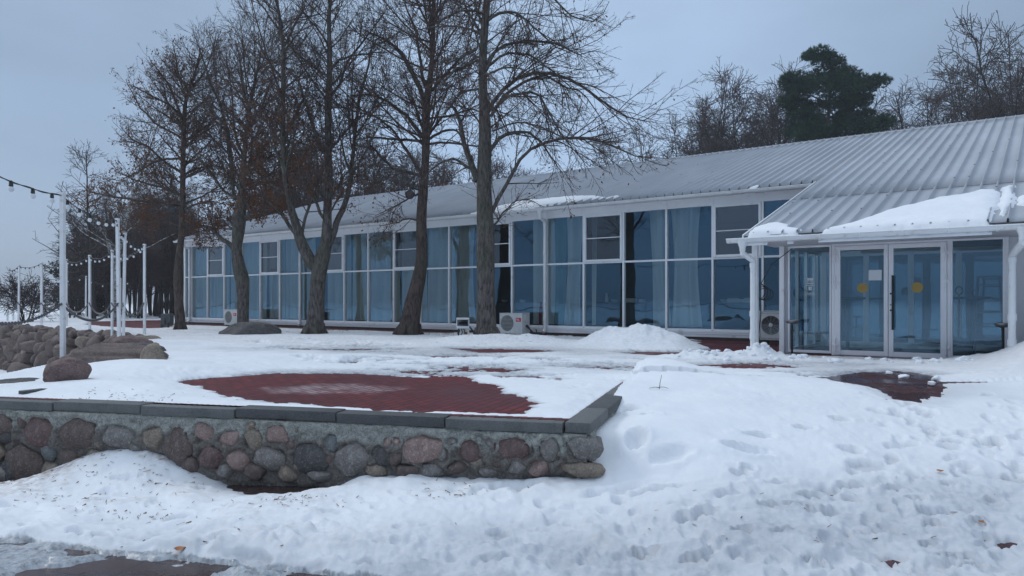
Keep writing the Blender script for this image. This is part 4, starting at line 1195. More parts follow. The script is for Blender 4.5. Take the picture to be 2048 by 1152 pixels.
def build_interior():
    GC = 'sheer curtains behind the glass front'
    spans = []
    for i in range(-1, 12):                                   # fully curtained bays far along
        a0 = -24.5 + i * BW
        spans.append((a0 + .04, a0 + BW * .98, i))
    lab = 'pale sheer curtain hanging straight behind one bay of the far glass front'
    for (a0, a1, i) in spans:
        if i in (6,): a1 = a0 + .5
        P, f = curtain_mesh(0, a1 - a0, ZS + .06, 3.6, 50 + i)
        o = place_local(mesh_obj('curtain', P, f, M['curtain'], None, True), a0, .30 if i % 2 else .34, 0)
        tag(o, lab, 'curtain', GC)
    for (px0, px1, lb, sw) in ((905, 950, 'pale sheer curtain behind the glass beside the thickest trunk', 0), (1068, 1090, 'narrow gathered sheer curtain just before the middle downpipe', 0), (1093, 1112, 'narrow sheer curtain just past the middle downpipe', .0), (1133, 1168, 'sheer curtain bunched beside the heavy green curtain', -.1),
                              (1300, 1334, 'sheer curtain beside the dark tree reflection in the glass', .12), (1340, 1400, 'long pale sheer curtain sweeping down behind two joined panes', .05), (1186, 1192, 'thin strip of sheer curtain behind a lower pane', 0)):
        a0, a1 = A_of(px0, .4), A_of(px1, .4)
        P, f = curtain_mesh(0, a1 - a0, ZS + .06, 3.6, int(px0), 1.0 if a1 - a0 < .5 else .78, sw)
        o = place_local(mesh_obj('curtain', P, f, M['curtain'], None, True), a0, .4, 0); tag(o, lb, 'curtain')
    a0, a1 = A_of(1110, .45), A_of(1136, .45)
    P, f = curtain_mesh(0, a1 - a0, ZS + .06, 3.6, 77, .8)
    o = place_local(mesh_obj('curtain', P, f, M['curtain_green'], None, True), a0, .45, 0); tag(o, 'heavy dark green curtain right of the middle downpipe', 'curtain')
    a0, a1 = A_of(1076, .5), A_of(1092, .5)
    P, f = curtain_mesh(0, a1 - a0, ZS + .05, 1.0, 78)
    o = place_local(mesh_obj('curtain', P, f, M['curtain_red'], None, True), a0, .5, 0); tag(o, 'short dark red drape low behind the glass by the middle downpipe', 'curtain')
    # buffet tables with china
    for n, (p0, p1, b) in enumerate(((985, 1080, 2.3), (1180, 1290, 2.1), (1395, 1520, 1.9))):
        a0, a1 = A_of(p0, b), A_of(p1, b)
        root = empty('buffet_table', LW(a0, b, .2), BRZ)
        tag(root, ('buffet table behind the glass near the thickest trunk', 'buffet table behind the glass right of the middle downpipe', 'buffet table behind the glass nearest the entrance')[n], 'table', 'buffet tables inside the pavilion')
        m = MB(); m.box((0, 0, .74), (a1 - a0, .7, .78), .01); m.build('table_top', M['cloth_dark'], root)
        m = MB(); m.box((.02, .02, .05), (a1 - a0 - .02, .68, .74)); m.build('table_cloth', M['cloth_dark'], root)
    def on_table(px, b, kind, label):
        a = A_of(px, b)
        if kind == 'jug':
            m = MB(); m.lathe([(.05, 0), (.055, .02), (.05, .2), (.038, .24), (.045, .3)], (0, 0, 0), 14)
        elif kind == 'stack':
            m = MB(); m.lathe([(.06, 0), (.11, .02), (.11, .1), (.10, .1)], (0, 0, 0), 16)
        elif kind == 'bowl':
            m = MB(); m.lathe([(.05, 0), (.12, .05), (.125, .09), (.11, .09)], (0, 0, 0), 16)
        else:
            m = MB(); m.box((-.17, -.1, 0), (.17, .1, .11), .012); m.box((-.15, -.08, .11), (.15, .08, .135), .01)
        o = m.build({'jug': 'jug', 'stack': 'plate_stack', 'bowl': 'bowl', 'box': 'chafing_dish'}[kind], M['china'], None, True)
        place_local(o, a, b + .25, .982); tag(o, label, {'jug': 'jug', 'stack': 'plates', 'bowl': 'bowl', 'box': 'dish'}[kind])
    on_table(1420, 1.9, 'jug', 'tall white jug on the buffet table nearest the entrance')
    on_table(1443, 1.9, 'bowl', 'white bowl between the tall jug and a covered dish')
    on_table(1461, 1.9, 'box', 'white covered dish on the buffet table nearest the entrance, right of a bowl')
    on_table(1478, 1.9, 'stack', 'stack of white plates right of the covered dish')
    on_table(1495, 1.9, 'box', 'white covered dish half behind the entrance downpipe')
    on_table(1206, 2.1, 'jug', 'white jug on the middle buffet table')
    on_table(1222, 2.1, 'bowl', 'white bowl next to the jug on the middle buffet table')
    on_table(1255, 2.1, 'box', 'flat white dish in the middle of the middle buffet table')
    on_table(1277, 2.1, 'stack', 'white plates at the far end of the middle buffet table')
    on_table(1001, 2.3, 'bowl', 'white bowl on the buffet table by the thickest trunk')
    on_table(1037, 2.3, 'stack', 'white plates on the buffet table by the thickest trunk')
    # porch furniture
    for n, (px, b, lb) in enumerate(((1905 + 35, -2.4, 'tall black bar table behind the glazing right of the doors'), (1695, -2.2, 'tall black bar table behind the door with the paper notice'))):
        root = empty('bar_table', LW(A_of(px, b), b, .013), BRZ); tag(root, lb, 'bar table', 'bar tables inside the entrance')
        m = MB(); m.lathe([(.33, 1.04), (.34, 1.05), (.34, 1.075), (.33, 1.085)], (0, 0, 0), 28); m.build('table_top', M['black'], root, True)
        m = MB(); m.tube([(0, 0, .03), (0, 0, 1.04)], .04, 12); m.build('column', M['black_metal'], root, True)
        m = MB(); m.box((-.28, -.03, 0), (.28, .03, .03), .008); m.box((-.03, -.28, 0), (.03, .28, .029), .008); m.build('foot', M['black_metal'], root)
    root = empty('step_ladder', LW(A_of(1978, -2.0), -2.0, .013), BRZ); tag(root, 'folded out step ladder standing inside the glazing right of the doors', 'ladder')
    m = MB()
    for s in (-1, 1): m.tube([(s * .26, -.42, 0), (s * .17, 0, 1.45)], .022, 6)
    for k in range(1, 6):
        z = .26 * k; y = -.42 * (1 - z / 1.45); w = .26 - .09 * z / 1.45; m.box((-w, y - .05, z), (w, y + .05, z + .025))
    m.build('step_frame', M['darkgrey'], root)
    m = MB()
    for s in (-1, 1): m.tube([(s * .26, .42, 0), (s * .17, .02, 1.45)], .016, 6)
    m.tube([(-.24, .35, .25), (.24, .35, .25)], .012, 6); m.tube([(-.2, .15, 1.0), (.2, .15, 1.0)], .012, 6); m.box((-.2, -.1, 1.45), (.2, .1, 1.48), .01)
    m.build('rear_frame', M['darkgrey'], root)
    root = empty('snow_shovel', LW(A_of(1917, -3.3), -3.3, .013), BRZ); tag(root, 'snow shovel with a loop grip leaning inside the glazing by the door hinge', 'shovel')
    m = MB(); m.tube([(0, 0, .35), (0, .12, 1.12)], .016, 8); m.build('shaft', M['black_metal'], root, True)
    m = MB(); m.tube([(.055 * math.sin(t) , .13, 1.19 - .07 * math.cos(t)) for t in np.linspace(.2, 6.08, 12)], .013, 6); m.build('grip', M['black'], root, True)
    m = MB(); m.prism([(-.2, -.06, .0), (-.16, -.02, .2), (-.06, 0, .36), (.06, 0, .36), (.16, -.02, .2), (.2, -.06, .0)], (0, 1, 0), 0, .012); m.build('blade', M['darkgrey'], root)

def build_roof_snow():
    def slab(name, label, outline, hmax, over, seed, amp=.5):
        ab = [px_roof(*p) for p in outline]
        ab = np.array(ab); ab[:, 1] = np.maximum(ab[:, 1], -5.47 if ab[:, 1].min() < -3 else -.31); a0, b0 = ab.min(0) - .1; a1, b1 = ab.max(0) + .1
        na = int((a1 - a0) / .035) + 2; nb_ = int((b1 - b0) / .035) + 2
        A, Bb = np.meshgrid(np.linspace(a0, a1, na), np.linspace(b0, b1, nb_), indexing='ij')
        d = sdf(A, Bb, [tuple(q) for q in ab]) + .07 * fbm(A * 2.5, Bb * 2.5, seed, 4) + .03 * fbm(A * 9, Bb * 9, seed + 4, 3)
        bl = -5.47 if b0 < -4 else -.31
        d = np.minimum(d, (Bb - bl) * 1.6)
        h = hmax * np.sqrt(np.clip(d / over, 0, 1)) * (1 + amp * fbm(A * 1.2, Bb * 1.2, seed + 9, 4) + .12 * fbm(A * 6, Bb * 6, seed + 7, 3))
        z = roof_z(Bb) + np.where(d > 0, .012 + h, -.03)
        sag = np.clip(-5.40 - Bb, 0, .2) if b0 < -4 else np.clip(-.26 - Bb, 0, .2)
        z = z - sag * .7
        P = np.stack([A, Bb, z], -1).reshape(-1, 3)
        low = np.stack([A, Bb, np.minimum(roof_z(Bb) + .0, z - .01) - sag * .5], -1).reshape(-1, 3)
        i = np.arange(na - 1)[:, None] * nb_; j = np.arange(nb_ - 1)[None, :]
        f = np.stack([i + j, i + nb_ + j, i + nb_ + j + 1, i + j + 1], -1).reshape(-1, 4)
        ok = (d.reshape(-1)[f] > -.03).any(1); f = f[ok]
        f2 = f[:, ::-1] + len(P)
        o = mesh_obj(name, np.concatenate([P, low]), np.concatenate([f, f2]), M['snow'], None, True)
        o.location = (O2[0], O2[1], 0); o.rotation_euler = (0, 0, BRZ); tag(o, label, 'snow slab')
    slab('roof_snow', 'long thick snow slab sliding down the entrance roof over the gutter', [(1640, 474), (1652, 462), (1680, 455), (1740, 438), (1800, 418), (1835, 411), (1870, 402), (1925, 394), (1955, 384), (1990, 383), (2004, 388), (1999, 400), (1985, 440), (1972, 452), (1940, 456), (1900, 458), (1850, 460), (1780, 464), (1700, 470)], .085, .22, 3, .3)
    slab('roof_snow', 'narrow snow tongue beside the long slab on the entrance roof', [(2003, 380), (2030, 372), (2034, 384), (2026, 414), (2008, 434), (1996, 430), (2000, 405)], .08, .14, 13, .3)
    slab('roof_snow', 'snow patch on the entrance roof just above the end of its gutter', [(1496, 474), (1506, 460), (1530, 451), (1562, 447), (1578, 452), (1580, 458), (1598, 462), (1592, 465), (1556, 467), (1520, 471)], .06, .12, 23, .25)
    slab('roof_snow', 'snow crumbs at the far edge of the entrance roof', [(2032, 400), (2050, 392), (2060, 400), (2050, 412), (2036, 410)], .06, .1, 33, .3)
    slab('roof_snow', 'broken snow strip along the long eave above the middle downpipe', [(915, 436), (960, 424), (1010, 412), (1060, 404), (1110, 398), (1150, 396), (1180, 396), (1240, 394), (1236, 397), (1180, 401), (1120, 409), (1080, 415), (1040, 420), (1000, 426), (950, 434)], .06, .10, 43, 1.0)
    slab('roof_snow', 'small thin snow patch on the long eave near the entrance roof', [(1494, 378), (1512, 372), (1524, 372), (1516, 376), (1502, 379)], .025, .08, 53, .4)

# ================================================================== CLIMATE UNITS, ASHTRAYS, METER BOXES
def letters(m, txt, x0, z0, h, y, th=.004):
    w = h * .62; s = h * .2
    for ch in txt:
        if ch == 'T': m.box((x0, y - th, z0 + h - s), (x0 + w, y, z0 + h)); m.box((x0 + w / 2 - s / 2, y - th, z0), (x0 + w / 2 + s / 2, y, z0 + h - s))
        elif ch == 'C':
            m.box((x0, y - th, z0), (x0 + s, y, z0 + h)); m.box((x0 + s, y - th, z0), (x0 + w, y, z0 + s)); m.box((x0 + s, y - th, z0 + h - s), (x0 + w, y, z0 + h))
        elif ch == 'L': m.box((x0, y - th, z0), (x0 + s, y, z0 + h)); m.box((x0 + s, y - th, z0), (x0 + w, y, z0 + s))
        x0 += w + h * .18

def ac_unit(label, a, b, z, w, h, d, badge=True, big=False):
    root = empty('air_conditioner', LW(a, b, z), BRZ); tag(root, label, 'air conditioner')
    m = MB(); y = 0
    fx = w * (.33 if not big else .5); fr = min(h * .40, w * .31) if not big else min(w, h) * .40; fz = h * .52
    # casing with a round opening
    n = 36; vs = []; fs = []
    rect = []
    for i in range(n):
        q = 2 * math.pi * i / n; c, s_ = math.cos(q), math.sin(q)
        vs.append((fx + fr * c, 0, fz + fr * s_))
        # matching point on the casing outline
        sx = ((w - fx) if c > 0 else fx) / max(abs(c), 1e-6); sz = ((h - fz) if s_ > 0 else fz) / max(abs(s_), 1e-6); k = min(sx, sz)
        vs.append((fx + k * c, 0, fz + k * s_))
        vs.append((fx + fr * c, .05, fz + fr * s_))
    for i in range(n):
        j = (i + 1) % n
        fs.append((3 * i, 3 * i + 1, 3 * j + 1, 3 * j)); fs.append((3 * j, 3 * j + 2, 3 * i + 2, 3 * i))
    m.add(vs, fs)
    for cx_, cz_ in ((0, 0), (w, 0), (0, h), (w, h)):
        # fill the corners that the radial outline cuts
        i0 = min(range(n), key=lambda i: abs(math.atan2(cz_ - fz, cx_ - fx) % (2 * math.pi) - 2 * math.pi * i / n))
        for s in (-1, 1):
            a1 = vs[3 * i0 + 1]; a2 = vs[3 * ((i0 + s) % n) + 1]
            m.add([a1, a2, (cx_, 0, cz_)], [(0, 1, 2)])
    m.box((0, .052, 0), (.012, d, h)); m.box((w - .012, .0, 0), (w, d, h)); m.box((0, .0, 0), (.012, .0525, h)); m.box((.012, .0, h - .01), (w - .012, d, h)); m.box((.012, .0, 0), (w - .012, d, .012)); m.box((.012, d - .01, .012), (w - .012, d, h - .01))
    m.box((-.006, -.006, h), (w + .006, d + .006, h + .014), .004)
    if not big:
        m.box((w * .66, -.003, 0), (w * .663, 0, h))
        for k in range(7): m.box((w * .70, -.010, h * .07 + k * h * .07), (w * .94, .0, h * .07 + k * h * .07 + h * .018), .003)
        m.box((w, .10, h * .62), (w + .03, d - .06, h * .88), .01); m.box((w, .05, h * .2), (w + .012, d - .1, h * .5), .004)
    m.build('casing', M['ac_white'], root)
    g = MB()
    g.prism([(fx + fr * math.cos(2 * math.pi * i / n), .045, fz + fr * math.sin(2 * math.pi * i / n)) for i in range(n)], (0, 1, 0), 0, .004)
    g.build('fan_recess', M['darkgrey'], root)
    g = MB()
    for k in range(5):
        q = 2 * math.pi * k / 5
        pts = []
        g.add([(fx + .05 * math.cos(q), .034, fz + .05 * math.sin(q)), (fx + fr * .9 * math.cos(q - .1), .042, fz + fr * .9 * math.sin(q - .1)), (fx + fr * .92 * math.cos(q + .6), .022, fz + fr * .92 * math.sin(q + .6)), (fx + .05 * math.cos(q + .8), .026, fz + .05 * math.sin(q + .8))], [(0, 1, 2, 3), (3, 2, 1, 0)])
    g.build('fan', M['black'], root)
    g = MB()
    if not big:
        for k in range(-7, 8):
            x = fx + fr * k / 7.6; hh = math.sqrt(max(0, fr * fr - (x - fx) ** 2)); g.tube([(x, .006, fz - hh), (x, .006, fz + hh)], .0045, 5)
        for k in (-1, 0, 1):
            zz = fz + fr * .5 * k; hh = math.sqrt(fr * fr - (zz - fz) ** 2); g.tube([(fx - hh, .012, zz), (fx + hh, .012, zz)], .003, 5)
    else:
        for rr in np.linspace(.12, 1.0, 9):
            g.tube([(fx + fr * rr * math.cos(t), -.004, fz + fr * rr * math.sin(t)) for t in np.linspace(0, 2 * math.pi, 33)], .005, 5, False)
        for k in range(12):
            q = 2 * math.pi * k / 12; g.tube([(fx + fr * .1 * math.cos(q), -.004, fz + fr * .1 * math.sin(q)), (fx + fr * math.cos(q), -.004, fz + fr * math.sin(q))], .005, 5)
        g.box((.02, -.006, .03), (w - .02, -.001, .05)); g.box((.02, -.006, h - .05), (w - .02, -.001, h - .03)); g.box((.02, -.006, .05), (.04, -.001, h - .05)); g.box((w - .04, -.006, .05), (w - .02, -.001, h - .05))
    g.build('grille', M['ac_white'] if not big else M['steel'], root)
    if big:
        k = MB(); k.lathe([(.045, 0), (.05, .006), (.045, .014), (.02, .018)], (0, 0, 0), 16); o = k.build('badge', M['ac_white'], root, True); o.location = (fx, -.006, fz); o.rotation_euler = (math.radians(90), 0, 0)
    if badge:
        k = MB(); x0 = w * .72; z0 = h * .60; k.box((x0, -.008, z0), (x0 + w * .215, 0, z0 + h * .19), .002); bd = k.build('badge', M['red_label'], root)
        k = MB(); letters(k, 'TCL', x0 + w * .03, z0 + h * .06, h * .082, -.008); k.build('lettering', M['text_white'], bd)
    f = MB()
    for x in (.08, w - .12):
        f.box((x, .02, -.10), (x + .04, d - .02, -.001), .005)
    f.build('foot', M['black_metal'], root)
    c = MB()
    if not big:
        c.tube([(w + .02, d * .5, h * .45), (w + .10, d * .6, h * .3), (w + .12, d * .7, h * .1), (w + .2, d + .1, h * .05), (w + .1, d + .2, h * .2)], .018, 7)
        c.tube([(w + .02, d * .4, h * .4), (w + .16, d * .5, h * .2), (w + .3, d * .6, 0), (w + .42, d * .9, .02)], .022, 7)
    else:
        c.tube([(w * .1, d, h * .5), (w * .1, d + .2, h * .4), (w * .1, d + .4, h * .4)], .02, 7)
    c.build('pipe', M['cable'], root, True)

def build_utilities():
    b = -.95
    a0, a1 = A_of(999, b), A_of(1045, b)
    ac_unit('white air conditioner outdoor unit with red badge beside the thickest trunk', a0, b, .06, a1 - a0, .60, .36)
    b = -1.0
    a0, a1 = A_of(448, b), A_of(473, b)
    ac_unit('white air conditioner outdoor unit with red badge behind the knotted tree', a0, b, .06, (a1 - a0) * 1.05, .62, .36)
    b = -1.3
    a0, a1 = A_of(1518, b), A_of(1566, b)
    ac_unit('large white air conditioner unit with one big fan beside the entrance post', a0, b, .12, a1 - a0, Z_of(1540, 623, b) - .12, .4, False, True)
    # cable coil on the post
    m = MB()
    for k in range(4):
        m.tube([(.10 * math.sin(t) * (1 + .15 * k) + .03 * k, .01 * k, .14 * math.cos(t) * (1 - .08 * k) - .02 * k) for t in np.linspace(0, 2 * math.pi, 24)], .008, 5, False)
    m.tube([(0, 0, -.12), (.02, .02, -.4), (-.02, .02, -.8), (.01, 0, -1.0)], .009, 5); m.tube([(.03, 0, .14), (.10, .4, .5), (.2, 1.6, .9)], .008, 5)
    o = m.build('cable_coil', M['cable'], None, True); p = LW(A_of(1519, -5.05), -5.05, Z_of(1519, 582, -5.05)); o.location = p; o.rotation_euler = (0, 0, BRZ)
    tag(o, 'black cable coil hanging on the white post beside the entrance downpipe', 'cable')
    # ashtrays
    for px, py, lb, b in ((1584, 708, 'steel pedestal ashtray left of the glass doors', -4.1), (2006, 700, 'steel pedestal ashtray right of the doors, foot sunk in the snowbank', -4.15)):
        p = LW(A_of(px, b), b, .0)
        root = empty('ashtray_stand', p); tag(root, lb, 'ashtray', 'ashtrays by the doors')
        m = MB(); m.lathe([(.12, 0), (.12, .012), (.05, .025), (.02, .03)], (0, 0, 0), 24); m.build('base', M['steel'], root, True)
        m = MB(); m.tube([(0, 0, .03), (0, 0, .60)], .021, 12); m.build('column', M['black_metal'], root, True)
        m = MB(); m.lathe([(.03, .58), (.10, .60), (.125, .64), (.125, .655), (.115, .66), (.10, .64), (.02, .635)], (0, 0, 0), 24); m.build('bowl', M['steel'], root, True)
    # distribution box by the thick trunk
    p = gp(927, 684, 0)
    root = empty('distribution_box', (p[0], p[1] - .1, 0), .12); tag(root, 'small white distribution box with a window on a stand, propped against the thickest trunk', 'distribution box')
    m = MB(); m.box((-.17, -.06, .34), (.15, .10, .40), .01); m.box((-.17, -.04, .56), (.15, .10, .61), .012); m.box((-.17, -.02, .40), (-.15, .10, .56)); m.box((.13, -.02, .40), (.15, .10, .56)); m.box((-.15, .07, .40), (.13, .1, .56)); m.build('casing', M['ac_white'], root)
    m = MB(); m.box((-.149, -.015, .401), (.129, -.009, .559)); m.build('window', M['glass_sash'], root)
    m = MB(); m.box((-.12, .03, .45), (.1, .06, .51)); m.build('breaker_row', M['darkgrey'], root)
    m = MB(); m.box((-.08, .0, .10), (.15, .05, .335), .006); m.build('socket_panel', M['ac_white'], root)
    m = MB(); m.box((.10, .0, -.05), (.14, .04, .10)); m.box((-.13, .01, -.05), (-.095, .045, .335)); m.build('stand', M['black_metal'], root)
    m = MB(); m.box((.02, -.03, .2), (.1, 0, .26), .006); m.build('socket', M['rust'], root)
    m = MB(); m.tube([(-.1, 0, .33), (-.14, -.04, .22), (-.1, -.05, .1), (-.2, -.04, 0)], .013, 6); m.tube([(-.05, -.02, .33), (-.02, -.05, .25), (-.06, -.05, .18), (0, -.03, .12)], .012, 6); m.tube([(.0, -.02, .32), (.04, -.05, .3), (.02, -.04, .26)], .012, 6); m.tube([(.15, .08, .4), (.3, .12, .2), (.42, .14, .02)], .018, 6)
    m.build('cable', M['cable'], root, True)
    # grey cabinet far along
    p = gp(332, 657, 0)
    root = empty('cable_cabinet', (p[0], p[1], 0), -.3); tag(root, 'grey tilted cable cabinet on two legs left of the first trunk', 'cabinet')
    m = MB(); m.box((-.14, -.1, .12), (.28, .1, .56), .02); m.build('body', M['darkgrey'], root)
    m = MB(); m.box((-.20, -.06, -.05), (-.145, .06, .52), .008); m.box((.0, -.13, -.05), (.05, -.105, .4), .006); m.build('leg', M['darkgrey'], root)
    m = MB(); m.tube([(.2, -.12, .2), (.24, -.14, .08), (.2, -.14, 0)], .04, 8); m.build('cable', M['cable'], root, True)
# ================================================================== TREES
class Tubes:
    def __init__(s): s.V = []; s.Fc = []; s.n = 0
    def add(s, P, R, sides):
        """P [N,n,3], R [N,n]"""
        if len(P) == 0: return
        N, n, _ = P.shape
        T = np.empty_like(P); T[:, 1:-1] = P[:, 2:] - P[:, :-2]; T[:, 0] = P[:, 1] - P[:, 0]; T[:, -1] = P[:, -1] - P[:, -2]
        T /= np.linalg.norm(T, axis=2, keepdims=True) + 1e-9
        ref = np.where(np.abs(T[:, :1, 2:3]) < .85, np.array([0, 0, 1.0]), np.array([1.0, 0, 0])) * np.ones_like(T)
        U = np.cross(T, ref); U /= np.linalg.norm(U, axis=2, keepdims=True) + 1e-9
        W = np.cross(T, U)
        q = 2 * np.pi * np.arange(sides) / sides
        ring = P[:, :, None] + R[:, :, None, None] * (np.cos(q)[:, None] * U[:, :, None] + np.sin(q)[:, None] * W[:, :, None])
        s.V.append(ring.reshape(-1, 3))
        base = s.n + np.arange(N)[:, None, None] * (n * sides) + np.arange(n - 1)[None, :, None] * sides
        k = np.arange(sides)[None, None, :]; k2 = (k + 1) % sides
        f = np.stack([base + k, base + k2, base + sides + k2, base + sides + k], -1).reshape(-1, 4)
        s.Fc.append(f); s.n += N * n * sides
    def build(s, name, mat, parent=None, smooth=True):
        if not s.V: return None
        return mesh_obj(name, np.concatenate(s.V), np.concatenate(s.Fc), mat, parent, smooth)

def resample(pts, rad, n, wig=0.0, rng=None):
    pts = np.asarray(pts, float); rad = np.asarray(rad, float)
    d = np.concatenate([[0], np.cumsum(np.linalg.norm(np.diff(pts, axis=0), axis=1))])
    t = np.linspace(0, d[-1], n)
    # smooth with a dense linear pass + gaussian
    m = n * 4; td = np.linspace(0, d[-1], m)
    L = np.stack([np.interp(td, d, pts[:, i]) for i in range(3)], -1)
    if len(pts) > 2:
        ker = np.exp(-np.linspace(-2, 2, max(3, m // len(pts) | 1)) ** 2); ker /= ker.sum(); h = len(ker) // 2
        Lp = np.concatenate([np.repeat(L[:1], h, 0) - (np.arange(h, 0, -1)[:, None]) * (L[1] - L[0]), L, np.repeat(L[-1:], h, 0) + (np.arange(1, h + 1)[:, None]) * (L[-1] - L[-2])])
        L = np.stack([np.convolve(Lp[:, i], ker, 'valid') for i in range(3)], -1)
    P = np.stack([np.interp(t, td, L[:, i]) for i in range(3)], -1)
    R = np.interp(t, d, rad)
    if wig and rng is not None:
        w = rng.normal(0, wig, (n, 3)); w[0] = 0
        P = P + np.cumsum(w, 0) * .5 + w * .5
    return P, R

def grow(P, R, rng, spacing, length, rel, ang, nseg, trop, wig, rfac, rcap, rtip, tmin=.15, spread=.35, flat=0.0, lmin=.05, upcurve=0.0, tpow=1.0):
    """children along every branch of P; returns (P2, R2)"""
    if len(P) == 0: return np.zeros((0, nseg + 1, 3)), np.zeros((0, nseg + 1))
    N, n, _ = P.shape
    seg = np.linalg.norm(np.diff(P, axis=1), axis=2); tot = seg.sum(1)
    cnt = np.floor(tot * (1 - tmin) / spacing + rng.random(N)).astype(int)
    idx = np.repeat(np.arange(N), cnt); K = len(idx)
    if K == 0: return np.zeros((0, nseg + 1, 3)), np.zeros((0, nseg + 1))
    t = tmin + (1 - tmin) * rng.random(K) ** tpow
    f = t * (n - 1); i = np.minimum(f.astype(int), n - 2); w = (f - i)[:, None]
    S = P[idx, i] * (1 - w) + P[idx, i + 1] * w
    r0 = R[idx, i] * (1 - w[:, 0]) + R[idx, i + 1] * w[:, 0]
    T = P[idx, i + 1] - P[idx, i]; T /= np.linalg.norm(T, axis=1, keepdims=True) + 1e-9
    v = rng.normal(size=(K, 3)); v[:, 2] *= (1 - flat); v -= (v * T).sum(1, keepdims=True) * T; v /= np.linalg.norm(v, axis=1, keepdims=True) + 1e-9
    a = ang + rng.normal(0, spread * .5, K)
    D = np.cos(a)[:, None] * T + np.sin(a)[:, None] * v
    ln = np.clip((length + rel * tot[idx] * (1 - t)) * rng.uniform(.5, 1.25, K), lmin, None)
    st = ln / nseg
    out = np.empty((K, nseg + 1, 3)); out[:, 0] = S
    for k in range(nseg):
        D = D + rng.normal(0, wig, (K, 3)); D[:, 2] += trop + upcurve * (k / nseg)
        D /= np.linalg.norm(D, axis=1, keepdims=True) + 1e-9
        out[:, k + 1] = out[:, k] + D * st[:, None]
    rb = np.minimum(r0 * rfac, rcap)
    R2 = rb[:, None] * (1 - np.linspace(0, 1, nseg + 1)) + rtip * np.linspace(0, 1, nseg + 1)
    R2 = np.maximum(R2, rtip)
    return out, R2

def leaf_quads(S, rng, size, drop=.6):
    K = len(S)
    a = rng.uniform(0, 2 * np.pi, K); s = size * rng.uniform(.6, 1.3, K)
    d = np.stack([np.cos(a) * .5, np.sin(a) * .5, -np.full(K, drop)], -1) + rng.normal(0, .35, (K, 3)); d /= np.linalg.norm(d, axis=1, keepdims=True)
    u = np.cross(d, rng.normal(size=(K, 3))); u /= np.linalg.norm(u, axis=1, keepdims=True) + 1e-9
    w = np.cross(d, u)
    p0 = S; p1 = S + d * (s * .5)[:, None] + u * (s * .27)[:, None] + w * (s * .1)[:, None]
    p2 = S + d * s[:, None]; p3 = S + d * (s * .5)[:, None] - u * (s * .27)[:, None] + w * (s * .1)[:, None]
    V = np.stack([p0, p1, p2, p3], 1).reshape(-1, 3)
    F = np.arange(K)[:, None] * 4 + np.array([[0, 1, 2, 3]])
    return V, F

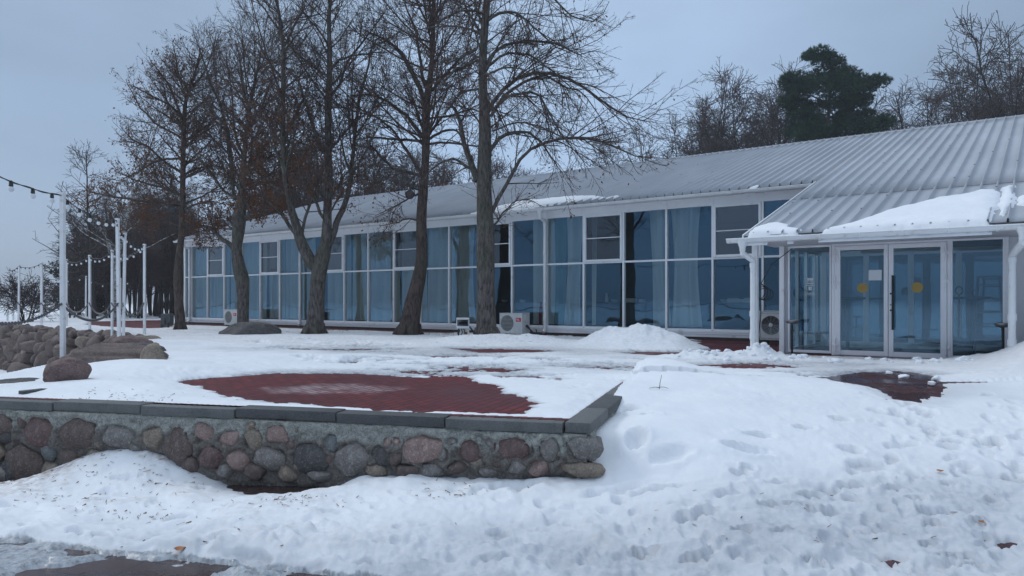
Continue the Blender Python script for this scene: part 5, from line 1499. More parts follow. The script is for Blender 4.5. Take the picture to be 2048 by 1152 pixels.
def linden(name, label, Y, trunk, limbs, seed, droop=0.0, leaves=1500, leaf_top=3.2, bark='bark', stems=(), dens=1.0, group=None, extra=10, up_extra=True, leaf_side=None, lenk=1.0):
    """trunk / stems / limbs: pixel polylines (px, py, width px)"""
    rg = np.random.default_rng(seed)
    base = pt(trunk[0][0], trunk[0][1], Y)
    root = empty(name, (base[0], base[1], 0)); tag(root, label, 'tree', group)
    off = np.array([base[0], base[1], 0.0])
    def conv(poly, slope, y0=None):
        pts = []; rad = []; y = Y if y0 is None else y0; last = None
        for (px, py, w) in poly:
            if last is not None: y += slope * math.hypot(px - last[0], py - last[1]) * Y / F
            pts.append(pt(px, py, y) - off); rad.append(w * Y / F / 2); last = (px, py)
        return pts, rad
    tb = Tubes()
    allS = []; mains = []
    tp, tr = conv(trunk, 0)
    tp[0][2] = min(tp[0][2], -.08)
    P, R = resample(tp, tr, 46, .004, rg)
    R = np.interp(np.linspace(0, 1, 46), np.linspace(0, 1, 46), R) * (1 + .05 * np.sin(np.linspace(0, 37, 46)) * rg.uniform(.2, 1, 46))
    mains.append((P, R))
    # base flare as ridged rings
    tb_tr = Tubes(); tb_tr.add(P[None], R[None], 16)
    for st in stems:
        sp, sr = conv(st[1:], st[0]); P2, R2 = resample(sp, sr, 34, .006, rg); tb_tr.add(P2[None], R2[None], 12); mains.append((P2, R2))
    # buttress roots
    for k in range(6):
        a = 2 * math.pi * k / 6 + rg.uniform(-.3, .3); r0 = R[0]
        q = [np.array([math.cos(a) * r0 * .62, math.sin(a) * r0 * .62, .34]) + P[2] * np.array([1, 1, 0]), np.array([math.cos(a) * r0 * .85, math.sin(a) * r0 * .85, .12]) + P[0] * np.array([1, 1, 0]), np.array([math.cos(a) * r0 * 1.35, math.sin(a) * r0 * 1.35, -.06]) + P[0] * np.array([1, 1, 0])]
        Pq, Rq = resample(q, [r0 * .3, r0 * .36, r0 * .2], 8); tb_tr.add(Pq[None], Rq[None], 8)
    LP = []; LR = []
    for i, lb in enumerate(limbs):
        lp, lr = conv(lb, rg.choice([-1, 1]) * rg.uniform(.12, .6))
        P2, R2 = resample(lp, lr, 14, .012, rg); LP.append(P2); LR.append(np.maximum(R2, .006))
    # limbs towards and away from the viewer, and the crown above the frame
    if extra:
        z0, z1 = np.percentile(P[:, 2], 30), P[-1, 2]
        src = [m for m in mains]
        extra = int(extra * 3.0) if not droop else extra + 6
        for k in range(extra):
            m = src[k % len(src)]; i = int(rg.uniform(.45 if len(src) == 1 else .3, .97) * (len(m[0]) - 1))
            a = rg.choice([1, -1]) * math.pi / 2 + rg.normal(0, .5) if k < extra * .45 or droop else rg.choice([0, math.pi]) + rg.normal(0, .5)
            L = lenk * rg.uniform(2.2, 4.6) * (1.15 - .5 * i / len(m[0])); el = rg.uniform(.2, .9) if droop == 0 else rg.uniform(.0, .7)
            D = np.array([math.cos(a) * math.cos(el), math.sin(a) * math.cos(el), math.sin(el)]); p = m[0][i].copy(); pts = [p.copy()]
            for s in range(6):
                D = D + np.array([0, 0, -.14 if droop else .05]) + rg.normal(0, .045, 3); D /= np.linalg.norm(D); p = p + D * L / 6; pts.append(p.copy())
            P2, R2 = resample(pts, np.linspace(min(.036, m[1][i] * .5), .007, 7), 14, .01, rg); LP.append(P2); LR.append(R2)
    LP = np.array(LP); LR = np.array(LR)
    tb_tr.add(LP, LR, 7)
    tb_tr.build('trunk', M[bark], root)
    # upper half of trunk and stems bear twiggy branches too
    UP = []; UR = []
    for (p, r) in mains:
        n = len(p); k = int(n * .42)
        pp, rr = resample(p[k:], r[k:], 14); UP.append(pp); UR.append(rr)
    UP = np.array(UP); UR = np.array(UR)
    dr = droop
    kw = dict(flat=.25)
    tw = Tubes()
    A, AR_ = grow(LP, LR, rg, .17 / dens, .85 * lenk, .38, .75, 7, (.04 if dr == 0 else -.10), .06, .5, .017, .0045, .14, .5, .2, upcurve=(.0 if dr == 0 else .22))
    A2, A2R = grow(UP, UR, rg, .17 / dens, 1.75 * lenk, .12, .85, 7, (.06 if dr == 0 else -.05), .06, .35, .020, .0045, .0, .5, .1, upcurve=(.0 if dr == 0 else .15))
    A = np.concatenate([A, A2]); AR_ = np.concatenate([AR_, A2R])
    Bp, Br = grow(A, AR_, rg, .115 / dens, .28, .32, .7, 4, (.03 if dr == 0 else -.06), .09, .6, .0075, .0036, .12, .5, .2, upcurve=(.02 if dr == 0 else .2))
    Cp, Cr = grow(Bp, Br, rg, .11 / dens, .09, .22, .7, 3, .02, .16, .7, .0042, .0030, .15, .5, .1, lmin=.05)
    tw.add(A, AR_, 4); tw.add(Bp, Br, 3); tw.add(Cp, Cr, 3)
    tw.build('crown', M['twig'], root)
    if leaves:
        pool = np.concatenate([Bp[:, -1], Bp[:, 2], Cp[:, -1], A[:, 4]])
        w = np.exp(-np.clip(pool[:, 2] - leaf_top, 0, None) / 1.5) * (pool[:, 2] > .9) + .09
        if leaf_side is not None: w = w * np.exp(-((pool[:, 0] - leaf_side[0]) ** 2 + (pool[:, 2] - leaf_side[1]) ** 2) / leaf_side[2] ** 2) + .02 * w
        w /= w.sum(); leaves = int(leaves * 2.9); pick = rg.choice(len(pool), leaves, p=w)
        V, Fq = leaf_quads(pool[pick] + rg.normal(0, .06, (leaves, 3)), rg, .085)
        mesh_obj('dead_leaves', V, Fq, M['dead_leaf'], root)
    print(label[:30], tw.n, len(tb_tr.V)); TREE_BASE[root.name] = (base[0], base[1], {0: .42}.get(0))
    return root

def build_lindens():
    G = 'row of bare lindens before the pavilion'
    # thickest, nearest trunk
    linden('linden_tree', 'thickest bare linden, nearest of the row, long limbs arching towards the roof', 18.5,
        [(974, 683, 50), (973, 655, 39), (972, 600, 37), (972, 500, 36), (970, 420, 33), (968, 370, 30), (970, 290, 26), (970, 235, 24), (967, 200, 18), (965, 130, 17), (969, 60, 16), (974, 0, 14), (978, -80, 10), (974, -170, 7), (980, -270, 3)],
        [[(970, 238, 9), (990, 195, 8), (1030, 160, 8), (1075, 145, 8), (1110, 148, 7), (1150, 165, 6), (1200, 200, 5), (1250, 235, 3.5), (1290, 243, 2.5), (1315, 225, 1.5), (1328, 200, .8)],
         [(982, 232, 7), (1010, 190, 7), (1050, 160, 6), (1092, 148, 5), (1130, 175, 4), (1165, 182, 3), (1200, 230, 2), (1215, 262, 1)],
         [(984, 222, 6), (1015, 190, 6), (1045, 185, 5), (1072, 180, 5), (1092, 212, 4), (1120, 262, 3), (1150, 305, 2), (1180, 332, 1)],
         [(980, 302, 8), (1000, 275, 8), (1030, 263, 7), (1060, 265, 5), (1085, 285, 4), (1105, 318, 3), (1125, 345, 1.5)],
         [(984, 425, 8), (995, 399, 8), (1019, 354, 7), (1051, 302, 6), (1106, 278, 6), (1172, 272, 5), (1228, 288, 4), (1262, 309, 2.5), (1300, 312, 1)],
         [(972, 135, 7), (985, 108, 7), (1012, 87, 6), (1054, 83, 5), (1096, 85, 4), (1124, 94, 3), (1158, 111, 2), (1200, 98, 1)],
         [(972, 45, 6), (995, 26, 6), (1026, 21, 5), (1050, 38, 4), (1085, 68, 3.5), (1106, 90, 3), (1141, 104, 1.5)],
         [(978, -20, 5), (1030, -40, 5), (1080, -30, 4), (1110, 0, 4), (1140, 30, 3), (1180, 42, 2.4), (1205, 30, 1.6), (1219, 0, 1)],
         [(966, 140, 6), (1010, 105, 5), (1060, 110, 4), (1100, 140, 3), (1140, 175, 2), (1175, 215, 1)],
         [(955, 362, 15), (943, 326, 13), (929, 288, 10), (919, 236, 8), (905, 212, 6), (893, 205, 4), (868, 205, 2)],
         [(950, 345, 7), (922, 323, 6), (905, 315, 5), (884, 321, 4), (858, 340, 3), (845, 365, 1.5)],
         [(959, 178, 5), (922, 182, 4), (908, 205, 3), (890, 225, 2)], [(952, 122, 5), (908, 139, 4), (887, 160, 3), (872, 180, 1.5)], [(954, 98, 5), (915, 121, 4), (880, 128, 2), (860, 140, 1)],
         [(958, 60, 6), (940, 30, 5), (915, 8, 4), (900, -10, 3), (880, -60, 1.5)], [(964, 50, 6), (950, 10, 5), (948, -40, 4), (940, -120, 2)],
         [(975, 470, 5), (1010, 420, 3), (1030, 400, 2.5), (1060, 398, 2), (1090, 412, 1)],
         [(985, 262, 4), (1040, 240, 3), (1090, 255, 2.4), (1150, 290, 1.6), (1190, 300, 1)]],
        1, droop=1.0, leaves=160, extra=8, dens=.80)
    linden('linden_tree', 'bare linden leaning at its base with a swelling halfway up, next to the thickest trunk', 22.2,
        [(816, 673, 46), (821, 640, 38), (828, 600, 33), (837, 563, 29), (845, 520, 23), (843, 441, 21), (847, 380, 20), (851, 347, 15), (853, 278, 17), (853, 208, 16), (860, 174, 14), (864, 139, 10), (868, 69, 9), (868, 0, 8), (872, -80, 6), (868, -180, 3)],
        [[(850, 205, 10), (828, 153, 10), (804, 108, 8), (783, 87, 6), (752, 69, 4), (725, 60, 2)], [(852, 172, 8), (843, 150, 7), (842, 120, 6), (836, 87, 5), (832, 59, 4), (815, 17, 3), (805, -30, 1)],
         [(846, 275, 8), (828, 250, 8), (818, 236, 7), (783, 208, 6), (745, 189, 4), (702, 190, 2)], [(848, 282, 6), (797, 278, 5), (749, 274, 4), (705, 280, 2)], [(846, 350, 7), (830, 325, 7), (815, 302, 6), (790, 264, 5), (756, 236, 4), (721, 227, 2)],
         [(842, 352, 6), (820, 345, 6), (787, 340, 5), (745, 295, 4), (710, 292, 2)], [(858, 270, 6), (884, 236, 5), (902, 232, 4), (943, 233, 2), (958, 226, 1)], [(858, 278, 6), (894, 260, 5), (915, 262, 4), (928, 276, 2)],
         [(860, 288, 5), (880, 284, 5), (908, 285, 4), (958, 292, 2)], [(864, 182, 6), (887, 156, 5), (922, 111, 3.5), (950, 96, 2)], [(866, 138, 5), (880, 108, 4.5), (908, 63, 3.5), (929, 35, 2), (940, 0, 1)], [(864, 60, 5), (858, 7, 4), (855, -60, 3), (850, -130, 1)],
         [(868, 50, 5), (880, 5, 4), (890, -50, 3), (896, -120, 1)], [(846, 385, 6), (825, 392, 4), (800, 410, 3), (775, 422, 2), (752, 430, 1)], [(843, 440, 4), (815, 436, 3), (785, 448, 2), (760, 452, 1)]],
        2, leaves=500, extra=12, bark='bark_red', leaf_top=3.4, dens=.80)
    linden('linden_tree', 'straight bare linden whose trunk forks into three stems at window height', 22.9,
        [(628, 670, 40), (631, 640, 33), (634, 593, 30), (637, 547, 31), (640, 527, 32), (652, 493, 24), (655, 441, 18), (656, 396, 17), (658, 350, 17), (657, 278, 14), (657, 208, 13), (660, 146, 12), (660, 87, 9), (658, 35, 8), (662, 0, 7), (664, -80, 5), (660, -160, 2.5)],
        [[(592, 470, 8), (561, 429, 7), (545, 411, 5), (524, 402, 3), (500, 400, 1)], [(604, 470, 7), (612, 435, 6), (621, 411, 5.5), (634, 377, 4), (643, 350, 3), (655, 315, 1.5)], [(652, 440, 7), (642, 430, 6.5), (631, 405, 6), (615, 386, 5), (600, 359, 4), (590, 330, 2)],
         [(656, 312, 8), (640, 285, 8), (629, 264, 7.5), (612, 208, 6), (594, 156, 4.5), (570, 130, 2)], [(660, 300, 6), (680, 275, 5), (695, 257, 4), (725, 225, 2)], [(660, 196, 6), (678, 167, 5), (695, 121, 4.5), (726, 83, 3.5), (754, 45, 2), (775, 15, 1)],
         [(661, 137, 6), (681, 118, 5), (712, 111, 4), (765, 104, 2)], [(657, 92, 5), (640, 62, 4), (608, 28, 3), (590, 0, 1)], [(654, 200, 5), (622, 156, 4), (587, 101, 3), (566, 70, 1)], [(570, 300, 6), (539, 250, 5), (504, 212, 4), (450, 178, 2)],
         [(568, 290, 5), (587, 236, 5), (608, 198, 4), (622, 160, 2)], [(567, 162, 5), (539, 125, 4), (515, 87, 3), (490, 62, 1)], [(569, 92, 5), (591, 52, 4), (608, 14, 2.5), (618, -20, 1)], [(656, 400, 5), (690, 350, 3), (730, 330, 2), (760, 335, 1)], [(575, 390, 5), (545, 372, 4), (510, 352, 2.6), (480, 345, 1.2)]],
        3, leaves=1500, extra=12, leaf_top=3.0, dens=.82, leaf_side=(-1.4, 4.6, 2.2),
        stems=[(-.10, (637, 540, 24), (621, 525, 24), (603, 487, 22), (591, 447, 17), (583, 417, 14), (575, 380, 11), (569, 347, 10), (568, 278, 9.5), (568, 208, 9), (568, 139, 8), (567, 87, 7), (560, 35, 6), (553, 0, 5), (545, -70, 3)),
               (.14, (650, 500, 16), (667, 471, 13), (673, 441, 12), (688, 414, 11), (697, 380, 10), (703, 340, 9), (709, 278, 7.5), (719, 191, 6), (733, 146, 4.5), (745, 90, 3), (752, 50, 1.5))])
    linden('linden_tree', 'crooked bare linden with a big burl, behind the dark rounded boulder', 25.0,
        [(486, 664, 24), (486, 646, 21), (486, 605, 23), (486, 575, 26), (484, 555, 27), (477, 531, 24), (472, 500, 20), (476, 470, 23), (479, 430, 25), (483, 390, 16), (487, 343, 11), (488, 308, 10), (494, 256, 9), (501, 204, 7), (510, 160, 5), (520, 110, 3), (524, 70, 1.5)],
        [[(470, 500, 11), (464, 493, 11), (447, 480, 9), (430, 463, 7), (412, 452, 4), (390, 450, 2)], [(486, 350, 7), (500, 330, 6), (520, 300, 5), (545, 270, 3), (560, 230, 1.5)], [(470, 400, 7), (462, 360, 8), (464, 343, 9), (461, 308, 8), (452, 256, 7), (442, 215, 6), (421, 169, 4.5), (400, 100, 3), (385, 60, 1)],
         [(482, 400, 7), (450, 385, 5), (420, 345, 5), (390, 310, 4), (372, 275, 2)], [(462, 310, 5), (435, 285, 4.5), (405, 250, 3.5), (380, 235, 2)], [(488, 318, 5), (470, 270, 5), (466, 220, 4), (460, 160, 3), (452, 110, 1.5)], [(492, 268, 5), (510, 235, 4), (530, 200, 3), (545, 150, 1.5)],
         [(498, 220, 4), (485, 180, 4), (480, 130, 3), (470, 80, 1.5)], [(480, 440, 6), (510, 425, 4), (540, 418, 2.6), (570, 420, 1)], [(478, 470, 4), (455, 450, 3), (430, 440, 2), (410, 455, 1)], [(505, 190, 3), (490, 140, 3), (488, 90, 2), (482, 40, 1)], [(450, 250, 4), (425, 220, 3.5), (398, 190, 2.4), (375, 160, 1)], [(440, 210, 4), (432, 150, 3), (428, 100, 2), (420, 55, 1)]],
        4, leaves=1700, extra=12, leaf_top=3.2, dens=.88, lenk=.8, leaf_side=(1.0, 4.3, 2.0))
    linden('linden_tree', 'slender bare linden with wide low branches, farthest of the row at the pavilion corner', 26.2,
        [(361, 661, 23), (360, 640, 19), (357, 600, 17), (355, 555, 16), (359, 510, 14), (363, 470, 12), (365, 412, 11), (366, 343, 10), (367, 274, 9), (369, 221, 8), (375, 187, 6.5), (388, 155, 4.5), (397, 120, 3), (402, 95, 1)],
        [[(365, 278, 5), (340, 262, 4.5), (313, 249, 4), (278, 215, 3), (251, 159, 1.2)], [(366, 232, 5), (345, 215, 4), (317, 200, 3.4), (282, 180, 2.4), (258, 170, 1)], [(364, 318, 5), (330, 318, 4.4), (303, 326, 3.6), (270, 345, 2.4), (240, 360, 1)], [(364, 392, 6), (345, 382, 5), (324, 374, 4.4), (265, 358, 3), (230, 340, 1.2)],
         [(364, 410, 7), (344, 407, 6), (289, 402, 5), (233, 395, 4), (200, 388, 3), (170, 380, 1.5)], [(364, 346, 6), (340, 330, 5), (327, 322, 5), (299, 294, 4), (265, 280, 3), (240, 249, 1.2)], [(366, 300, 5), (385, 280, 4.5), (400, 250, 4), (420, 225, 3), (432, 190, 1)], [(366, 350, 5), (395, 335, 4), (430, 330, 3), (455, 340, 1)],
         [(366, 240, 5), (345, 190, 4), (330, 160, 3), (305, 130, 2), (298, 115, 1)], [(372, 200, 4), (358, 150, 3.4), (352, 110, 2.4), (345, 80, 1)], [(366, 420, 5), (395, 408, 4), (425, 405, 3), (455, 412, 1.4)], [(362, 455, 4), (330, 440, 3.4), (295, 445, 2.4), (260, 455, 1)], [(363, 440, 4), (390, 446, 3), (412, 460, 2), (425, 482, 1)], [(380, 180, 4), (405, 150, 3), (425, 105, 2), (440, 60, 1)]],
        6, leaves=2600, extra=14, leaf_top=3.6, dens=.98, lenk=.55, bark='bark_red')

def bare_tree(name, rg, H, spread_, bark, twig, nl=26, lean=.0, upright=.9, dens=1.0, stems=1, r0=.16, tipz=1.0, droop2=.0):
    """a background tree prototype around the origin"""
    root = empty(name)
    tr = Tubes(); tw = Tubes(); mains = []
    for s in range(stems):
        a = rg.uniform(0, 6.28); k = .0 if stems == 1 else rg.uniform(.08, .22)
        pts = []; d = np.array([math.cos(a) * k, math.sin(a) * k, 1.0]); p = np.zeros(3) + np.array([math.cos(a), math.sin(a), 0]) * (.0 if stems == 1 else .2)
        h = H * (1 if s == 0 else rg.uniform(.7, .95))
        for i in range(9):
            pts.append(p.copy()); d = d + rg.normal(0, .05, 3) + np.array([lean * .03, 0, .05]); d /= np.linalg.norm(d); p = p + d * h / 8
        P, R = resample(pts, np.linspace(r0 * (1 if stems == 1 else .7), .015, 9), 22, .01, rg); mains.append((P, R)); tr.add(P[None], R[None], 8)
    MP = np.array([m[0] for m in mains]); MR = np.array([m[1] for m in mains])
    nl = nl * 1.5; L1, L1R = grow(MP, MR, rg, H * .8 * stems / nl, .10 * H, spread_ * .75, upright + .12, 8, .02, .09, .5, .07, .012, .22, .4, upcurve=.04)
    L2, L2R = grow(L1, L1R, rg, .30 / dens, .6, .36, .8, 5, droop2, .06, .6, .026, .011, .12, .4)
    L3, L3R = grow(L2, L2R, rg, .17 / dens, .28, .35, .75, 4, droop2 * 1.2, .08, .7, .0135, .009, .1, .4)
    tr.add(L1, L1R, 5); tw.add(L2, L2R, 3); tw.add(L3, L3R, 3)
    print(name, tw.n); tr.build('trunk', M[bark], root); tw.build('crown', M[twig], root)
    return root

def pine_tree(name, label, px, py_base, Y, H, clumps, rg, trunk_r=.28):
    base = pt(px, HY, Y); root = empty(name, (base[0], base[1], 0)); tag(root, label, 'pine')
    tr = Tubes()
    pts = [np.array([0, 0, -.1]), np.array([.1, 0, H * .35]), np.array([-.1, .1, H * .7]), np.array([.15, 0, H * .97])]
    P, R = resample(pts, [trunk_r, trunk_r * .85, trunk_r * .5, .05], 20, .02, rg); tr.add(P[None], R[None], 10)
    cs = []; br = []
    for (cx, cy, w, h) in clumps:
        c = pt(cx, cy, Y) - np.array([base[0], base[1], 0]); s = Y / F
        c[2] -= .3; cs.append((c[0], rg.normal(0, .9), c[2], w * s / 2 * 1.1, h * s / 2 * 1.15))
        i = np.clip(np.searchsorted(P[:, 2], c[2] - abs(c[0]) * .35 - .3), 1, len(P) - 1)
        st = P[i]; en = np.array([c[0], cs[-1][1], c[2] - .1]); mid = (st + en) / 2 + np.array([0, 0, .15])
        Pb, Rb = resample([st, mid, en], [.07, .05, .02], 8, .02, rg); br.append((Pb, Rb))
    tr.add(np.array([b[0] for b in br]), np.array([b[1] for b in br]), 6)
    tr.build('trunk', M['bark_red'], root)
    V = []; 
    for (x, y, z, w, h) in cs:
        n = int(210 * w * max(h, .5) * 2.2) + 90
        q = rg.normal(size=(n, 3)); q /= np.linalg.norm(q, axis=1, keepdims=True); q *= rg.random((n, 1)) ** .45
        C = np.array([x, y, z]) + q * np.array([w * 1.05, max(w * .8, .7), h * 1.0])
        out = q * np.array([1, 1, .5]) + np.array([0, 0, .55])
        out /= np.linalg.norm(out, axis=1, keepdims=True) + 1e-9
        for t in range(10):
            d = out + rg.normal(0, .55, (n, 3)); d /= np.linalg.norm(d, axis=1, keepdims=True); L = rg.uniform(.14, .30, (n, 1))
            u = np.cross(d, rg.normal(size=(n, 3))); u /= np.linalg.norm(u, axis=1, keepdims=True) + 1e-9
            V.append(np.stack([C + u * .022, C - u * .022, C + d * L], 1).reshape(-1, 3))
    V = np.concatenate(V); Fc = np.arange(len(V)).reshape(-1, 3)
    mesh_obj('crown', V, Fc, M['needle'], root)
    return root

def layered_dark_tree(name, label, px, Y, H, rg, half):
    """dark shore tree with level, comb-like branches"""
    base = pt(px, HY, Y); root = empty(name, (base[0], base[1], 0)); tag(root, label, 'tree')
    tr = Tubes(); tw = Tubes()
    P, R = resample([np.array([0, 0, -.1]), np.array([.2, 0, H * .4]), np.array([.5, 0, H * .75]), np.array([.6, 0, H])], [.2, .15, .09, .02], 20, .02, rg); tr.add(P[None], R[None], 8)
    LP = []; LR = []
    for k in range(70):
        t = rg.uniform(.12, .98); i = int(t * 19); a = rg.uniform(0, 6.28); L = half * (1.05 - .72 * t) * rg.uniform(.6, 1.1)
        D = np.array([math.cos(a), math.sin(a), rg.uniform(-.05, .35)]); p = P[i].copy(); pts = [p.copy()]
        for s in range(6): D = D + rg.normal(0, .06, 3) + np.array([0, 0, -.03 + .03 * s]); D /= np.linalg.norm(D); p = p + D * L / 6; pts.append(p.copy())
        q, r = resample(pts, np.linspace(.05, .012, 7), 9, .0, rg); LP.append(q); LR.append(r)
    LP = np.array(LP); LR = np.array(LR); tr.add(LP, LR, 5); tr.build('trunk', M['bark_bg'], root)
    A, Ar = grow(LP, LR, rg, .13, .3, .22, .8, 4, .03, .1, .6, .02, .008, .1, .4, flat=.7)
    B_, Br = grow(A, Ar, rg, .13, .12, .3, .7, 3, .05, .12, .7, .012, .008, .1, .4, flat=.4)
    tw.add(A, Ar, 3); tw.add(B_, Br, 3); tw.build('crown', M['twig_bg'], root)
    pool = np.concatenate([A[:, 2:].reshape(-1, 3), B_.reshape(-1, 3)])
    pick = rg.choice(len(pool), 9000)
    V, Fq = leaf_quads(pool[pick] + rg.normal(0, .04, (9000, 3)), rg, .13, .1)
    mesh_obj('foliage', V, Fq, M['needle_dark'], root)
    return root

def build_background_trees():
    rg = np.random.default_rng(77)
    GB = 'bare thicket behind the pavilion roof'; GL = 'dark shore wood left of the pavilion'; GR = 'bare trees beyond the entrance roof'
    def move(o, px, Y, s=1.0, rz=None):
        p = pt(px, HY, Y); o.location = (p[0], p[1], -.05); o.rotation_euler = (0, 0, rg.uniform(0, 6.28) if rz is None else rz)
        o.scale = (s, s, s)
    protos = [bare_tree('thicket_tree', rg, 9.5, .42, 'bark_bg', 'twig_bg', 40, 0, .62, 1.25, 3, .14),
              bare_tree('thicket_tree', rg, 9.0, .45, 'bark_bg', 'twig_bg', 44, 0, .7, 1.3, 2, .15),
              bare_tree('thicket_tree', rg, 10.0, .36, 'bark_bg', 'twig_bg', 40, 0, .55, 1.2, 2, .15)]
    used = set()
    def inst(k, px, Y, s, label, group):
        o = protos[k]
        if k in used: o = copy_tree(o)
        used.add(k); move(o, px, Y, s); tag(o, label, 'tree', group); return o
    # behind the roof: tops between y 260 and 330 at 46..62 m
    for i in range(46):
        px = 470 + i * 14.5 + rg.uniform(-9, 9); Y = rg.uniform(47, 66)
        top = 345 - (40 if 500 < px < 860 else 0) - 30 * math.sin(px * .021) - rg.uniform(0, 55) + (25 if px > 950 else 0)
        H = 1 + (HY - top) / F * Y
        k = i % 3; inst(k, px, Y, H / (9.5, 9.0, 10.0)[k] * .92, 'bare purplish brown tree in the thicket above the pavilion roof', GB)
    # left wood: dark mass from the shore to the pavilion corner
    for i in range(44):
        px = 150 + (i * 37) % 235 + rg.uniform(-8, 8); Y = 44 + (i % 5) * 4.5 + rg.uniform(-1, 1)
        top = 420 - 70 * sstep(180, 330, px) + rg.uniform(-20, 65)
        H = 1 + (HY - top) / F * Y; k = i % 3
        inst(k, px, Y, H / (9.5, 9.0, 10.0)[k] * .9, 'bare dark tree in the shore wood behind the white posts', GL)
    # birches and others on the right
    pb = bare_tree('birch_tree', rg, 12, .40, 'bark_bg', 'twig_bg2', 60, 0, .85, 1.15, 2, .16, 1.0, -.045)
    pb2 = bare_tree('birch_tree', rg, 12, .40, 'bark_bg', 'twig_bg2', 60, 0, .7, 1.15, 2, .15, 1.0, -.02)
    R = [(pb, 1375, 58, 165, 'bare birch with a feathery crown, left end of the trees above the main ridge'), (pb2, 1425, 60, 160, 'bare birch second from the left above the main ridge'), (pb, 1478, 62, 170, 'bare bushy tree between the birches and the tall dark trunk'),
         (pb2, 1545, 55, 112, 'tall bare tree with a dark straight trunk beside the pine'), (pb, 1345, 60, 215, 'low bare tree at the tip of the arching limb'), (pb2, 1572, 60, 150, 'bare tree half hidden by the pine'), (pb2, 1510, 64, 190, 'bare tree behind the tall dark trunk'),
         (pb, 1835, 60, 190, 'small rounded bare birch right of the pine'), (pb2, 1790, 64, 235, 'low bare shrubby tree at the foot of the pine'), (pb, 1895, 56, 165, 'bare dense tree left of the tallest tree at the frame edge'), (pb2, 1935, 52, 150, 'bare dense tree touching the tallest tree'),
         (pb2, 2098, 46, 34, 'tallest bare tree above the entrance roof'), (pb, 1985, 54, 140, 'bare dark tree behind the tallest tree'), (pb, 2080, 50, 120, 'bare tree beyond the tallest tree'), (pb, 1870, 66, 215, 'low bare tree behind the small rounded birch'), (pb2, 1960, 60, 190, 'bare thick tree low over the entrance ridge'), (pb, 1300, 64, 268, 'low bare tree right above the roof ridge'), (pb2, 1260, 66, 275, 'thin bare tree behind the arching limbs'), (pb, 1905, 62, 200, 'dense bare tree low in the gap right of the pine')]
    seen = set()
    for (o, px, Y, top, lb) in R:
        if o.name in seen: o = copy_tree(o)
        seen.add(o.name); H = 1 + (HY - top) / F * Y; move(o, px, Y, H / 12 * (1.17 if px > 2000 else .96)); tag(o, lb, 'tree', GR)
    fill = [(pb, 1832, 58, 180), (pb2, 1855, 62, 185), (pb, 1900, 60, 158), (pb, 1938, 58, 140), (pb2, 1968, 60, 125), (pb, 1790, 60, 215), (pb, 1325, 62, 240), (pb2, 1355, 66, 190), (pb, 1400, 64, 200), (pb2, 1450, 66, 215), (pb, 1495, 60, 165), (pb, 1530, 66, 150), (pb2, 1590, 66, 175), (pb, 1440, 57, 185), (pb, 1800, 62, 245), (pb, 1860, 58, 200), (pb2, 1920, 66, 185), (pb, 1945, 58, 160), (pb, 2010, 56, 95), (pb2, 2060, 60, 120), (pb, 1975, 64, 165), (pb, 2035, 52, 75)]
    for (o, px, Y, top) in fill:
        o = copy_tree(o); H = 1 + (HY - top) / F * Y; move(o, px, Y, H / 12 * .95); tag(o, 'bare tree filling the row of crowns beyond the roof ridge', 'tree', 'crowns filling the row beyond the roof ridge')
    # under-canopy thicket on the right, reddish
    for i, (px, Y, top) in enumerate(((1500, 58, 205), (1525, 62, 215), (1560, 58, 210), (1590, 62, 225), (1915, 60, 178), (1950, 58, 175), (1990, 60, 170), (2030, 62, 165))):
        H = 1 + (HY - top) / F * Y; k = i % 3; inst(k, px, Y, H / 9.5 * .9, 'bare purplish tree in the undergrowth above the right roof ridge', 'bare undergrowth above the right roof ridge')
    # slender birch at the left with pale bark
    o = bare_tree('birch_tree', rg, 12.4, .22, 'birch', 'twig_bg2', 44, 0, .7, .75, 1, .13)
    move(o, 229, 38, (1 + 440 / F * 38) / 12.4); tag(o, 'slender tall birch with pale bark behind the pair of close posts', 'tree')
    o = bare_tree('birch_tree', rg, 9.5, .4, 'bark_bg', 'twig_bg2', 36, 0, .75, .8, 1, .13)
    move(o, 188, 42, 1.0); tag(o, 'spreading bare tree left of the slender pale birch', 'tree')
    layered_dark_tree('shore_tree', 'dark shore tree with level comb-like branches leaning over the ice', 142, 54, 1 + 150 / F * 54, np.random.default_rng(5), 3.1)
    layered_dark_tree('shore_tree', 'smaller dark shore tree right of the one leaning over the ice', 178, 50, 1 + 108 / F * 50, np.random.default_rng(9), 2.4)
    o = bare_tree('bare_shrub', np.random.default_rng(8), 2.4, .75, 'bark_bg', 'twig_bg', 60, 0, .9, 1.6, 5, .06)
    move(o, 52, 36, 1.0, 1); o.location.z = -.1; tag(o, 'bare rounded shrub on the lakeshore among the far posts', 'shrub')
    # pine
    cl = [(1622, 118, 44, 36), (1660, 122, 40, 30), (1608, 145, 60, 40), (1655, 145, 80, 40), (1700, 132, 56, 24), (1725, 150, 50, 30), (1600, 172, 50, 36), (1650, 172, 100, 40), (1705, 170, 80, 34), (1745, 162, 44, 24), (1735, 178, 56, 26), (1612, 200, 56, 34), (1665, 200, 90, 32), (1715, 195, 60, 26),
          (1585, 190, 40, 24), (1605, 232, 60, 30), (1640, 228, 44, 26), (1688, 226, 50, 22), (1730, 220, 36, 20), (1610, 258, 70, 30), (1655, 262, 80, 34), (1705, 252, 80, 36), (1745, 256, 56, 40), (1762, 272, 40, 30), (1690, 278, 80, 30), (1630, 282, 60, 24), (1590, 270, 40, 24), (1612, 108, 20, 18), (1645, 112, 22, 14), (1770, 262, 30, 24), (1756, 240, 40, 26), (1700, 235, 60, 22), (1595, 252, 44, 26), (1578, 150, 30, 22), (1660, 245, 70, 24)]
